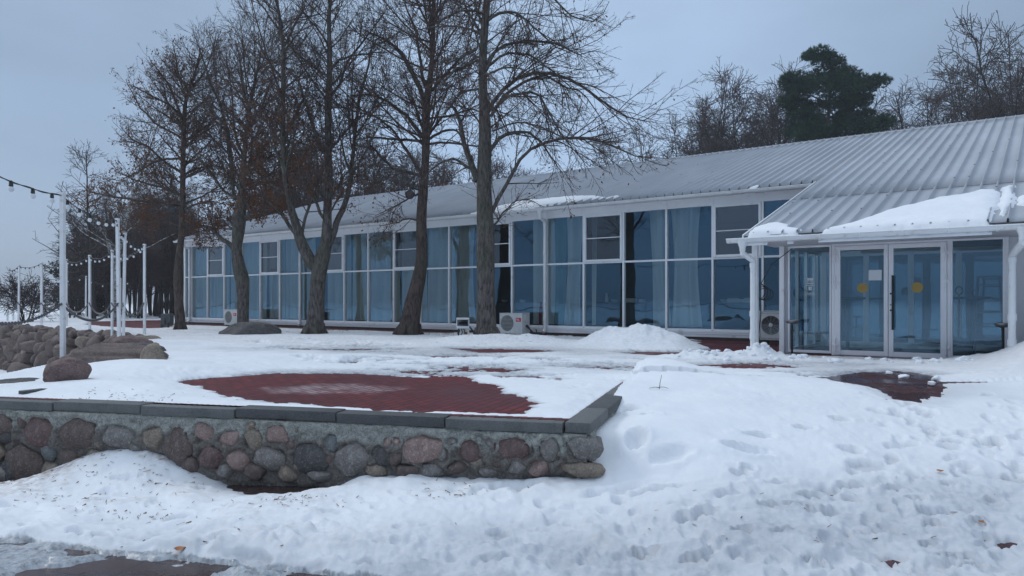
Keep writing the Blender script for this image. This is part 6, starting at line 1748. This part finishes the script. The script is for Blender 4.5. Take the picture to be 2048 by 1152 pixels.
    pine_tree('pine_tree', 'dark green pine with tiered crown behind the roof ridge', 1660, 280, 50, 1 + 490 / F * 50, cl, np.random.default_rng(3))
# ================================================================== POSTS, FESTOONS, CHAINS
POSTS = {}
def build_posts():
    G = 'white timber posts along the lakeside edge'
    L = [('near', (126, 735), (125, 385), 12.5, 'nearest and tallest looking white post, in the snow beside the red boulder'),
         ('pair_a', (239, 690), (235, 437), 9, 'white post in front of the close pair on the wall corner'),
         ('pair_b', (246, 689), (250, 466), 7, 'leaning white post crossing just behind the front one of the close pair'),
         ('wall_c', (289, 671), (289, 488), 6.5, 'white post at the inner end of the boulder wall'),
         ('wall_d', (224, 668), (224.5, 500), 6, 'white post just left of the close pair, on the wall'),
         ('wall_e', (179.5, 661), (179.5, 510), 6, 'white post on the wall midway between the nearest post and the close pair'),
         ('wall_f', (132.5, 653), (133, 518), 5.5, 'white post hidden almost wholly behind the nearest post'),
         ('wall_g', (83, 650), (83.5, 525), 5.5, 'white post on the wall to the right of the bare shrub'),
         ('far_h', (36.5, 650), (38.5, 530), 4.5, 'white post on the wall left of the bare shrub'),
         ('far_i', (26, 641), (28, 540), 3.6, 'thin far white post between two others at the lake end'),
         ('far_j', (14, 642), (19, 536.5), 4, 'leaning far white post at the lake end of the wall'),
         ('far_k', (171.5, 640), (172, 552), 3.6, 'short looking white post on the far side of the brick yard'),
         ('far_l', (325, 630), (325.5, 559), 3.4, 'far white post close to the pavilion corner trunk'),
         ('far_m', (241.5, 641), (241.5, 556), 3.0, 'far white post behind the leaning one of the close pair')]
    for key, (bx, by), (tx, ty), w, lab in L:
        b = gp(bx, by, 0); Y = b[1]; t = pt(tx, ty, Y); s = w * Y / F / 2 * .68
        root = empty('white_post', tuple(b)); tag(root, lab, 'post', G)
        m = MB(); d = t - b; H = d[2]
        vs = []; 
        m.box((-s, -s, -.5), (s, s, H), .008)
        m.v = [(x + d[0] * max(z, 0) / H, y, z) for x, y, z in m.v]
        m.build('shaft', M['white_post'], root)
        m = MB(); m.box((-s - .004 + d[0], -s - .004, H - .06), (s + .004 + d[0], s + .004, H + .004), .004); m.build('cap', M['white_post'], root)
        POSTS[key] = (b, t, s)
    # post just outside the frame that carries the near string
    b = np.array([-6.15, 7.95, 0.0]); t = b + np.array([0, 0, 2.72])
    root = empty('white_post', tuple(b)); tag(root, 'white post beyond the frame edge carrying the first string of bulbs', 'post', G)
    m = MB(); m.box((-.05, -.05, -.5), (.05, .05, 2.72), .008); m.build('shaft', M['white_post'], root)
    POSTS['out'] = (b, t, .05)

def festoon(a, b, sag, nb, label, r=.009, bulb=.036, spans=None):
    """string of bulbs between two points"""
    root = empty('string_light', tuple(a)); tag(root, label, 'string light', 'strings of bulbs between the white posts')
    a = np.asarray(a); b = np.asarray(b)
    m = MB(); pts = []
    for i in range(25):
        t = i / 24; p = (b - a) * t; p = p + np.array([0, 0, -sag * 4 * t * (1 - t)]); pts.append(p)
    m.tube(pts, r, 5)
    m.tube([p + np.array([.0, .006, .012 * math.sin(i * .9)]) for i, p in enumerate(pts)], r * .7, 4)
    m.build('cable', M['cable'], root, True)
    for i in range(nb):
        t = (i + .5) / nb; p = (b - a) * t + np.array([0, 0, -sag * 4 * t * (1 - t)])
        m = MB(); k = bulb / .045
        m.lathe([(.012 * k, .012), (.024 * k, -.005), (.026 * k, -.05 * k), (.03 * k, -.055 * k), (.024 * k, -.065 * k)], p, 9)
        sk = m.build('socket', M['black'], root, True)
        m = MB(); m.ball(p + np.array([0, 0, -.10 * k]), .036 * k, 10, 7, (1, 1, 1.12)); m.build('bulb', M['bulb'], sk, True, 80)

def chain(a, b, sag, label, r=.0085, link=.06):
    a = np.asarray(a); b = np.asarray(b); d = b - a; L = np.linalg.norm(d)
    m = MB(); n = max(6, int(L * 1.05 / (link * .78)))
    h = np.array([d[0], d[1], 0]); h /= np.linalg.norm(h) + 1e-9; s = np.array([-h[1], h[0], 0])
    for i in range(n):
        t = (i + .5) / n; p = d * t + np.array([0, 0, -sag * 4 * t * (1 - t)])
        tan = d + np.array([0, 0, -sag * 4 * (1 - 2 * t)]); tan /= np.linalg.norm(tan)
        u = s if i % 2 else np.cross(tan, s)
        ring = [p + tan * (link * .5 * math.cos(q)) + u * (link * .30 * math.sin(q)) for q in np.linspace(0, 2 * math.pi, 9)]
        m.tube(ring, r, 4, False)
    o = m.build('chain', M['chain'], None, True); o.location = tuple(a); tag(o, label, 'chain', 'sagging chains between the white posts')

def build_festoons():
    P = POSTS
    top = lambda k, dz=.0: P[k][1] + np.array([0, -P[k][2] - .012, -.05 + dz])
    def run(a, b, sag, nb, lab, **k): festoon(top(a), top(b), sag, nb, lab, **k)
    run('out', 'near', .08, 5, 'string of bulbs rising out of the frame from the nearest post', r=.008, bulb=.045)
    run('near', 'pair_a', .12, 6, 'string of bulbs dropping from the nearest post to the close pair', bulb=.044)
    run('pair_a', 'pair_b', .1, 4, 'short string of bulbs between the two posts of the close pair', bulb=.04)
    run('pair_b', 'wall_c', .14, 5, 'string of bulbs from the close pair to the inner wall end')
    run('wall_c', 'wall_d', .22, 5, 'string of bulbs between the inner wall end and the post left of the close pair', bulb=.042)
    run('wall_d', 'wall_e', .15, 5, 'string of bulbs over the wall between the two middle posts', bulb=.042)
    run('wall_e', 'wall_f', .15, 5, 'string of bulbs right behind the nearest post', bulb=.042)
    run('wall_f', 'wall_g', .22, 5, 'string of bulbs left of the nearest post, over the shrub tip', bulb=.042)
    run('wall_g', 'far_h', .12, 5, 'string of bulbs above the bare shrub', bulb=.042)
    run('far_h', 'far_j', .12, 4, 'short string of bulbs at the lake end of the wall', bulb=.048)
    run('far_i', 'far_k', .3, 6, 'far string of bulbs across the brick yard', bulb=.048)
    run('far_k', 'far_m', .35, 3, 'far string of bulbs before the dark wood', bulb=.048)
    run('far_m', 'far_l', .35, 4, 'far string of bulbs running towards the pavilion corner', bulb=.048)
    mid = lambda k, z: P[k][0] + (P[k][1] - P[k][0]) * (z / P[k][1][2]) + np.array([0, -P[k][2] - .01, 0])
    def ch(a, b, sag, lab, z=.97, **k): chain(mid(a, z), mid(b, z), sag, lab, **k)
    ch('out', 'near', .25, 'chain hanging out of the frame from the nearest post', r=.0085, link=.062)
    ch('near', 'pair_a', .32, 'heavy chain sagging from the nearest post to the close pair', r=.0085, link=.062)
    ch('pair_a', 'pair_b', .2, 'short chain between the posts of the close pair')
    ch('pair_b', 'wall_c', .35, 'chain sagging right of the close pair')
    ch('wall_c', 'wall_d', .38, 'chain sagging behind the close pair', r=.010, link=.075)
    ch('wall_d', 'wall_e', .36, 'chain sagging between the two middle wall posts', r=.010, link=.075)
    ch('wall_e', 'wall_f', .36, 'chain sagging just right of the nearest post', r=.010, link=.075)
    ch('wall_f', 'wall_g', .36, 'chain sagging left of the nearest post', r=.010, link=.075)
    ch('wall_g', 'far_h', .36, 'chain sagging in front of the bare shrub', r=.016, link=.11)
    ch('far_h', 'far_j', .36, 'chain at the lake end of the wall', r=.018, link=.12)

def build_small_things():
    # lamps in the trees
    for (px, py, Y, r, lab) in ((820, 389, 21.9, .14, 'round dark floodlight with a mesh face strapped to the leaning trunk'), (504, 403, 24.7, .15, 'round dark floodlight on a stub arm of the crooked trunk'), (345, 420, 25.9, .13, 'small dark lamp on the trunk at the pavilion corner')):
        p = pt(px, py, Y); root = empty('floodlight', tuple(p), .3); tag(root, lab, 'lamp')
        m = MB(); m.lathe([(r * .5, -r * .8), (r * .9, -r * .5), (r, 0), (r * .97, r * .12)], (0, 0, 0), 18); o = m.build('housing', M['black_metal'], root, True); o.rotation_euler = (math.radians(100), 0, .3)
        m = MB(); m.lathe([(r * .9, r * .10), (r * .5, r * .2), (.01, r * .24)], (0, 0, 0), 18); o = m.build('lens', M['darkgrey'], root, True); o.rotation_euler = (math.radians(100), 0, .3)
        m = MB(); m.tube([(0, 0, r), (.04, .08, r * 1.5), (.3, .2, r * 1.3)], .025, 6); m.tube([(-r, 0, 0), (-r, .06, r), (0, .04, r * 1.3), (r, .06, r), (r, 0, 0)], .014, 5); m.build('bracket', M['black_metal'], root, True)
    # loose forked twig stuck in the snow
    p = gpz(1318, 792); m = MB()
    s = .0
    m.tube([(0, 0, -.05), (.012, 0, .06), (.03, .0, .145)], [.004, .0035, .002], 5); m.tube([(0, .0, .005), (-.05, -.02, .012), (-.12, -.05, .004)], [.004, .003, .002], 5); m.tube([(.0, .0, .01), (.05, -.03, .014), (.09, -.07, .004)], [.0035, .003, .002], 5)
    o = m.build('forked_twig', M['twig'], None, True); o.location = (p[0], p[1], snow_z(p[0], p[1]) + .01); tag(o, 'dark forked twig lying in smooth snow right of the kerb end', 'twig')
    def leaf(px, py, s, rz, lab, col):
        p = gpz(px, py); m = MB()
        N = 9; vs = []; 
        for i in range(N):
            t = i / (N - 1); w = .42 * math.sin(math.pi * t ** .8) * s; x = (t - .5) * s; z = .10 * s * (t - .5) ** 2 * 4 + .015
            vs += [(x, -w, z + .08 * s), (x, 0, z), (x, w, z + .06 * s)]
        fs = []
        for i in range(N - 1):
            for k in (0, 1): fs.append((3 * i + k, 3 * i + 3 + k, 3 * i + 4 + k, 3 * i + 1 + k))
        m.add(vs, fs); o = m.build('fallen_leaf', col, None, True); o.location = (p[0], p[1], snow_z(p[0], p[1]) + .004); o.rotation_euler = (.2, 0, rz); tag(o, lab, 'leaf')
    orange = simple('orange_leaf', (.32, .13, .045), .7, .2, 30); M['orange_leaf'] = orange
    leaf(360, 1117, .075, .3, 'orange brown leaf on the snow by the dark path', orange)
    leaf(1880, 961, .055, -.2, 'curled rusty leaf on the trampled slope', orange)
    leaf(1772, 812, .035, 1.1, 'tiny yellow brown leaf near the puddle', orange)
    leaf(1962, 1058, .05, .6, 'brown leaf in a melted hollow low on the slope', orange)
    # litter of needles and leaf scraps on the dirty snow
    r = np.random.default_rng(42); V = []; 
    for cx, cy, sx, sy, n in ((190, 975, 130, 30, 150), (330, 940, 40, 14, 50), (300, 965, 60, 20, 60), (60, 1005, 60, 14, 30), (580, 1027, 30, 6, 20), (900, 1005, 60, 8, 45), (600, 1027, 60, 8, 30), (400, 1075, 300, 40, 30), (1400, 1080, 300, 40, 12), (1800, 1080, 180, 50, 14), (660, 662, 80, 4, 60), (980, 690, 60, 6, 60), (215, 925, 40, 12, 40)):
        for _ in range(n):
            px = cx + r.normal(0, sx); py = min(cy + r.normal(0, sy), 1180)
            if py < 640: continue
            p = gpz(px, py, 8); z = snow_z(p[0], p[1])
            if z is None: continue
            L = r.uniform(.006, .022) * (1 if r.random() < .8 else 1.6) * max(1, p[1] / 9); w = r.uniform(.0015, .0045) * max(1, p[1] / 9); a = r.uniform(0, 6.28); c, s = math.cos(a), math.sin(a)
            q = np.array([(-L, -w, .004), (L, -w * .5, .004 + r.uniform(0, .012)), (L, w * .5, .006 + r.uniform(0, .012)), (-L, w, .006)])
            V.append(np.stack([p[0] + q[:, 0] * c - q[:, 1] * s, p[1] + q[:, 0] * s + q[:, 1] * c, z + q[:, 2]], -1))
    V = np.concatenate(V); o = mesh_obj('leaf_litter', V, np.arange(len(V)).reshape(-1, 4), M['dead_leaf']); tag(o, 'scattered brown needles and leaf scraps on the dirty snow', 'leaf litter', kind='stuff')
    # dry stalks by the thick trunk
    # small green boat on the ice
    p = gp(104, 629, -1.0); p = pt(104, 627, 48); root = empty('rowing_boat', (p[0], p[1], -1.5), .2); tag(root, 'small green boat lying on the snowy shore before the dark trees', 'boat')
    vs = []; fs = []; n = 13
    for i in range(n):
        t = i / (n - 1) * 2 - 1; w = .55 * (1 - abs(t) ** 2.6) + .02
        for (yy, zz) in ((-1, .62), (-.8, .25), (0, .0), (.8, .25), (1, .62), (.92, .62), (.7, .3), (0, .08), (-.7, .3), (-.92, .62)): vs.append((t * 1.7, yy * w, zz + .12 * t * t * (zz > .5)))
    for i in range(n - 1):
        for k in range(10): fs.append((i * 10 + k, i * 10 + (k + 1) % 10, i * 10 + 10 + (k + 1) % 10, i * 10 + 10 + k))
    mesh_obj('hull', vs, fs, M['boat'], root, True)
    m = MB()
    for x in (-.7, .5): m.box((x, -.48, .42), (x + .2, .48, .45))
    m.build('bench', M['boat'], root)
    # loose snow chunks by the doors and the puddle
    r = np.random.default_rng(8); cnt = 0
    for (px, py, s) in ((1808, 757, .07), (1872, 760, .08), (1863, 770, .05), (1778, 749, .05)):
        p = gp(px, py, 0); v, f = stone_mesh(s * .95, s * .65, s * .5, 700 + cnt, 3, .5)
        o = mesh_obj('snow_lump', v, f, M['snow'], None, True); o.location = (p[0], p[1], .02); o.rotation_euler = (0, 0, cnt); tag(o, 'loose lump of slushy snow at the edge of the puddle', 'snow lump', 'slush lumps round the puddle'); cnt += 1
    for i in range(60):
        t = r.random() ** 1.5; q = np.array([3.1, 12.85]) * (1 - t) + np.array([7.3, 11.1]) * t + r.normal(0, .22, 2); s = r.uniform(.02, .065)
        v, f = stone_mesh(s * r.uniform(.9, 1.3), s, s * .85, 800 + i, 3, .5)
        o = mesh_obj('snow_lump', v, f, M['snow'], None, True); o.location = (q[0], q[1], snow_z(q[0], q[1]) + s * .15); o.rotation_euler = (0, 0, i); tag(o, 'broken lump on the shovelled snow ridge before the doors', 'snow lump', 'lumps on the shovelled ridge')
    # dry grass tufts near the far trunks
    V = []
    for (px, py, n) in ((1010, 676, 60), (990, 684, 40), (905, 684, 40), (655, 664, 40), (680, 652, 30), (890, 672, 30), (1040, 668, 40), (1000, 690, 30)):
        p0 = gp(px, py, 0)
        for _ in range(n):
            b = np.array([p0[0] + r.normal(0, .25), p0[1] + r.normal(0, .2), .0]); h = r.uniform(.06, .2); d = r.normal(0, .07, 2)
            V.append(np.array([b + [-.006, 0, 0], b + [.006, 0, 0], b + [d[0], d[1], h]]))
    V = np.concatenate(V); o = mesh_obj('dry_grass', V, np.arange(len(V)).reshape(-1, 3), M['dead_leaf']); tag(o, 'sparse dry grass poking out of the snow round the trunks', 'dry grass', kind='stuff')

# ================================================================== MAIN
SNOW_BVH = [None]
def snow_z(x, y):
    h = SNOW_BVH[0].ray_cast(Vector((x, y, 3.0)), Vector((0, 0, -1)))
    return h[0].z if h[0] is not None else float(B(np.array([x]), np.array([y]))[0])

wall_ang = math.atan2(F1[1], F1[0])
fr = gp(665, 778, 0)
M['ground'] = mat_brick('brick_paving', -wall_ang + .12 + math.pi / 2, (fr[0], fr[1]))
build_lindens()
for k in list(TREE_BASE): TREE_BASE[k] = (*TREE_BASE[k][:2], .34)
snow = build_terrain()
from mathutils.bvhtree import BVHTree
_v = np.empty(len(snow.data.vertices) * 3, np.float32); snow.data.vertices.foreach_get('co', _v); _v = _v.reshape(-1, 3)
_p = np.empty(len(snow.data.polygons) * 4, np.int32); snow.data.loops.foreach_get('vertex_index', _p); _p = _p.reshape(-1, 4)
_c = _v[_p[:, 0]]; _ok = (np.hypot(_c[:, 0], _c[:, 1]) < 32) & (_c[:, 1] > 0)
SNOW_BVH[0] = BVHTree.FromPolygons(_v.tolist(), _p[_ok].tolist())
build_front_wall(); build_boulder_wall(); build_boulders(); build_small_ground_things()
build_pavilion(); build_interior(); build_roof_snow(); build_utilities()
build_posts(); build_festoons(); build_small_things()
build_background_trees()

# path (dark wet paving in the near corner)
a, b = PATH_LINE; d = (b - a) / np.linalg.norm(b - a); n = np.array([d[1], -d[0]])
if n @ a > 0: n = -n
P0 = a - d * 6; P1 = b + d * .6
quad = [P0 + n * .0, P1, P1 + n * 3.5, P0 + n * 3.5]
if np.cross(np.append(P1 - P0, 0), np.append(n, 0))[2] < 0: quad = quad[::-1]
def mat_path():
    t = NT('wet_path'); o = t.obj(); f = t.noise(2, 6, .65); g = t.noise(30, 5, .7)
    col = t.ramp(f, [(.3, (.030, .017, .017)), (.7, (.062, .034, .033))])
    br = t.n('ShaderNodeTexBrick', Scale=1.0, Mortar__Size=.006, Brick__Width=.6, Row__Height=.3); t.link(t.mapping(o, (1, 1, 1), (0, 0, -wall_ang)), br.inputs['Vector'])
    col = t.mix(br.outputs['Fac'], col, (.012, .009, .009))
    return t.pbr(col, t.ramp(f, [(.3, (.12,) * 3), (.7, (.45,) * 3)]), 0, t.bump(g, .3, .004))
mp = mat_path()
zs = [float(B(np.array([q[0]]), np.array([q[1]]))[0]) for q in quad]
NX, NY = 60, 24; vs = []; fs = []
for i in range(NX):
    for j in range(NY):
        q = P0 + (P1 - P0) * i / (NX - 1) + n * 3.5 * j / (NY - 1); vs.append((q[0], q[1], float(B(np.array([q[0]]), np.array([q[1]]))[0]) + .006))
for i in range(NX - 1):
    for j in range(NY - 1): fs.append((i * NY + j, i * NY + j + 1, (i + 1) * NY + j + 1, (i + 1) * NY + j))
o = mesh_obj('path', vs, fs, mp, None, True); tag(o, kind='structure')

# frozen lake
t = NT('frozen_lake'); ob = t.obj()
f = t.noise(.02, 5, .6, t.mapping(ob, (1, .35, 1))); g = t.noise(.6, 4, .6)
M['lake'] = t.pbr(t.mix(.25, t.ramp(f, [(.35, (.62, .66, .70)), (.65, (.82, .84, .87))]), t.ramp(g, [(.3, (.66, .69, .72)), (.7, (.84, .86, .88))])), .6, 0, t.bump(g, .3, .05), .3)
S = 6000
o = mesh_obj('lake', [(-S, -S, -1.8), (S, -S, -1.8), (S, S, -1.8), (-S, S, -1.8)], [(0, 1, 2, 3)], M['lake']); tag(o, kind='structure')

# haze
HAZE = 0.0012
if HAZE > 0:
    m = MB(); m.box((-1400, -700, -3.2), (1400, 1900, 24)); o = m.build('haze', None)
    hm = bpy.data.materials.new('winter_haze'); hm.use_nodes = True; nt = hm.node_tree; nt.nodes.clear()
    out = nt.nodes.new('ShaderNodeOutputMaterial'); pv = nt.nodes.new('ShaderNodeVolumePrincipled')
    pv.inputs['Color'].default_value = (.86, .90, .96, 1); pv.inputs['Density'].default_value = HAZE; pv.inputs['Anisotropy'].default_value = .2
    nt.links.new(pv.outputs[0], out.inputs['Volume']); o.data.materials.append(hm); tag(o, kind='stuff', label='thin winter haze over the lake and yard', cat='haze')

# world: overcast sky
w = bpy.data.worlds.new('World'); SC.world = w; w.use_nodes = True; nt = w.node_tree; nt.nodes.clear()
N = lambda ty: nt.nodes.new(ty)
out = N('ShaderNodeOutputWorld'); bg = N('ShaderNodeBackground'); bg.inputs['Strength'].default_value = 1.0
tc = N('ShaderNodeTexCoord'); sep = N('ShaderNodeSeparateXYZ'); nt.links.new(tc.outputs['Generated'], sep.inputs[0])
rp = N('ShaderNodeValToRGB'); nt.links.new(sep.outputs['Z'], rp.inputs[0]); cr = rp.color_ramp
stops = [(0.0, (.44, .58, .79)), (.06, (.44, .585, .80)), (.22, (.385, .53, .745)), (.42, (.39, .52, .71)), (.75, (.88, 1.04, 1.25)), (1.0, (1.0, 1.17, 1.39))]
while len(cr.elements) < len(stops): cr.elements.new(.5)
for e, (p_, c) in zip(cr.elements, stops): e.position = p_; e.color = (*c, 1)
mp_ = N('ShaderNodeMapping'); mp_.inputs['Scale'].default_value = (1, 1, 2.6); nt.links.new(tc.outputs['Generated'], mp_.inputs[0])
nz = N('ShaderNodeTexNoise'); nz.inputs['Scale'].default_value = 1.9; nz.inputs['Detail'].default_value = 5; nz.inputs['Roughness'].default_value = .5; nt.links.new(mp_.outputs[0], nz.inputs['Vector'])
cl = N('ShaderNodeMapRange'); nt.links.new(nz.outputs['Fac'], cl.inputs[0]); cl.inputs[1].default_value = .3; cl.inputs[2].default_value = .7; cl.inputs[3].default_value = 1.16; cl.inputs[4].default_value = 1.58
# darker bank of cloud to the right
az = N('ShaderNodeFloatCurve'); mr = N('ShaderNodeMapRange'); nt.links.new(sep.outputs['X'], mr.inputs[0]); mr.inputs[1].default_value = -1; mr.inputs[2].default_value = 1; nt.links.new(mr.outputs[0], az.inputs['Value']); cvp = az.mapping.curves[0].points; cvp[0].location = (0, .60); cvp[1].location = (1, .52); cvp.new(.25, .64); cvp.new(.57, .88); cvp.new(.80, .56); az.mapping.update()
mu = N('ShaderNodeMath'); mu.operation = 'MULTIPLY'; nt.links.new(cl.outputs[0], mu.inputs[0]); nt.links.new(az.outputs[0], mu.inputs[1])
mx = N('ShaderNodeMix'); mx.data_type = 'RGBA'; mx.blend_type = 'MULTIPLY'; mx.inputs[0].default_value = 1.0; nt.links.new(rp.outputs[0], mx.inputs[6]); nt.links.new(mu.outputs[0], mx.inputs[7])
sky = N('ShaderNodeTexSky'); sky.sky_type = 'NISHITA'; sky.sun_disc = False; sky.sun_elevation = math.radians(40); sky.sun_rotation = math.radians(296)
sk = N('ShaderNodeMix'); sk.data_type = 'RGBA'; sk.blend_type = 'MULTIPLY'; sk.inputs[0].default_value = 1.0; nt.links.new(sky.outputs[0], sk.inputs[6]); sk.inputs[7].default_value = (.07, .07, .07, 1)
fin = N('ShaderNodeMix'); fin.data_type = 'RGBA'; fin.inputs[0].default_value = .12; nt.links.new(mx.outputs[2], fin.inputs[6]); nt.links.new(sk.outputs[2], fin.inputs[7])
nt.links.new(fin.outputs[2], bg.inputs['Color']); nt.links.new(bg.outputs[0], out.inputs['Surface'])

sl = bpy.data.lights.new('sun', 'SUN'); sl.energy = .95; sl.angle = math.radians(16); sl.color = (1, .985, .96)
so = bpy.data.objects.new('sun', sl); COL.objects.link(so)
el, ro = math.radians(40), math.radians(296)
dv = Vector((math.sin(ro) * math.cos(el), math.cos(ro) * math.cos(el), math.sin(el))); so.rotation_euler = dv.to_track_quat('Z', 'Y').to_euler(); so.location = dv * 40

cd = bpy.data.cameras.new('camera'); cam = bpy.data.objects.new('camera', cd); COL.objects.link(cam)
cd.sensor_width = 36; cd.lens = 36 * F / 2048; cd.shift_y = (HY - 576) / 2048
cam.location = (0, 0, CAM_Z); cam.rotation_euler = (math.radians(90), 0, 0); cd.clip_end = 12000; cd.clip_start = .05
SC.camera = cam
SC.view_settings.view_transform = 'Standard'; SC.view_settings.look = 'None'; SC.view_settings.gamma = 1; SC.view_settings.exposure = 0
SC.render.engine = 'CYCLES'
SC.cycles.max_bounces = 8; SC.cycles.transparent_max_bounces = 16; SC.cycles.diffuse_bounces = 3; SC.cycles.glossy_bounces = 4; SC.cycles.transmission_bounces = 4; SC.cycles.volume_bounces = 0
SC.cycles.caustics_reflective = False; SC.cycles.caustics_refractive = False
SC.cycles.use_denoising = True
try: SC.cycles.denoiser = 'OPENIMAGEDENOISE'
except Exception: pass
SC.cycles.use_adaptive_sampling = True
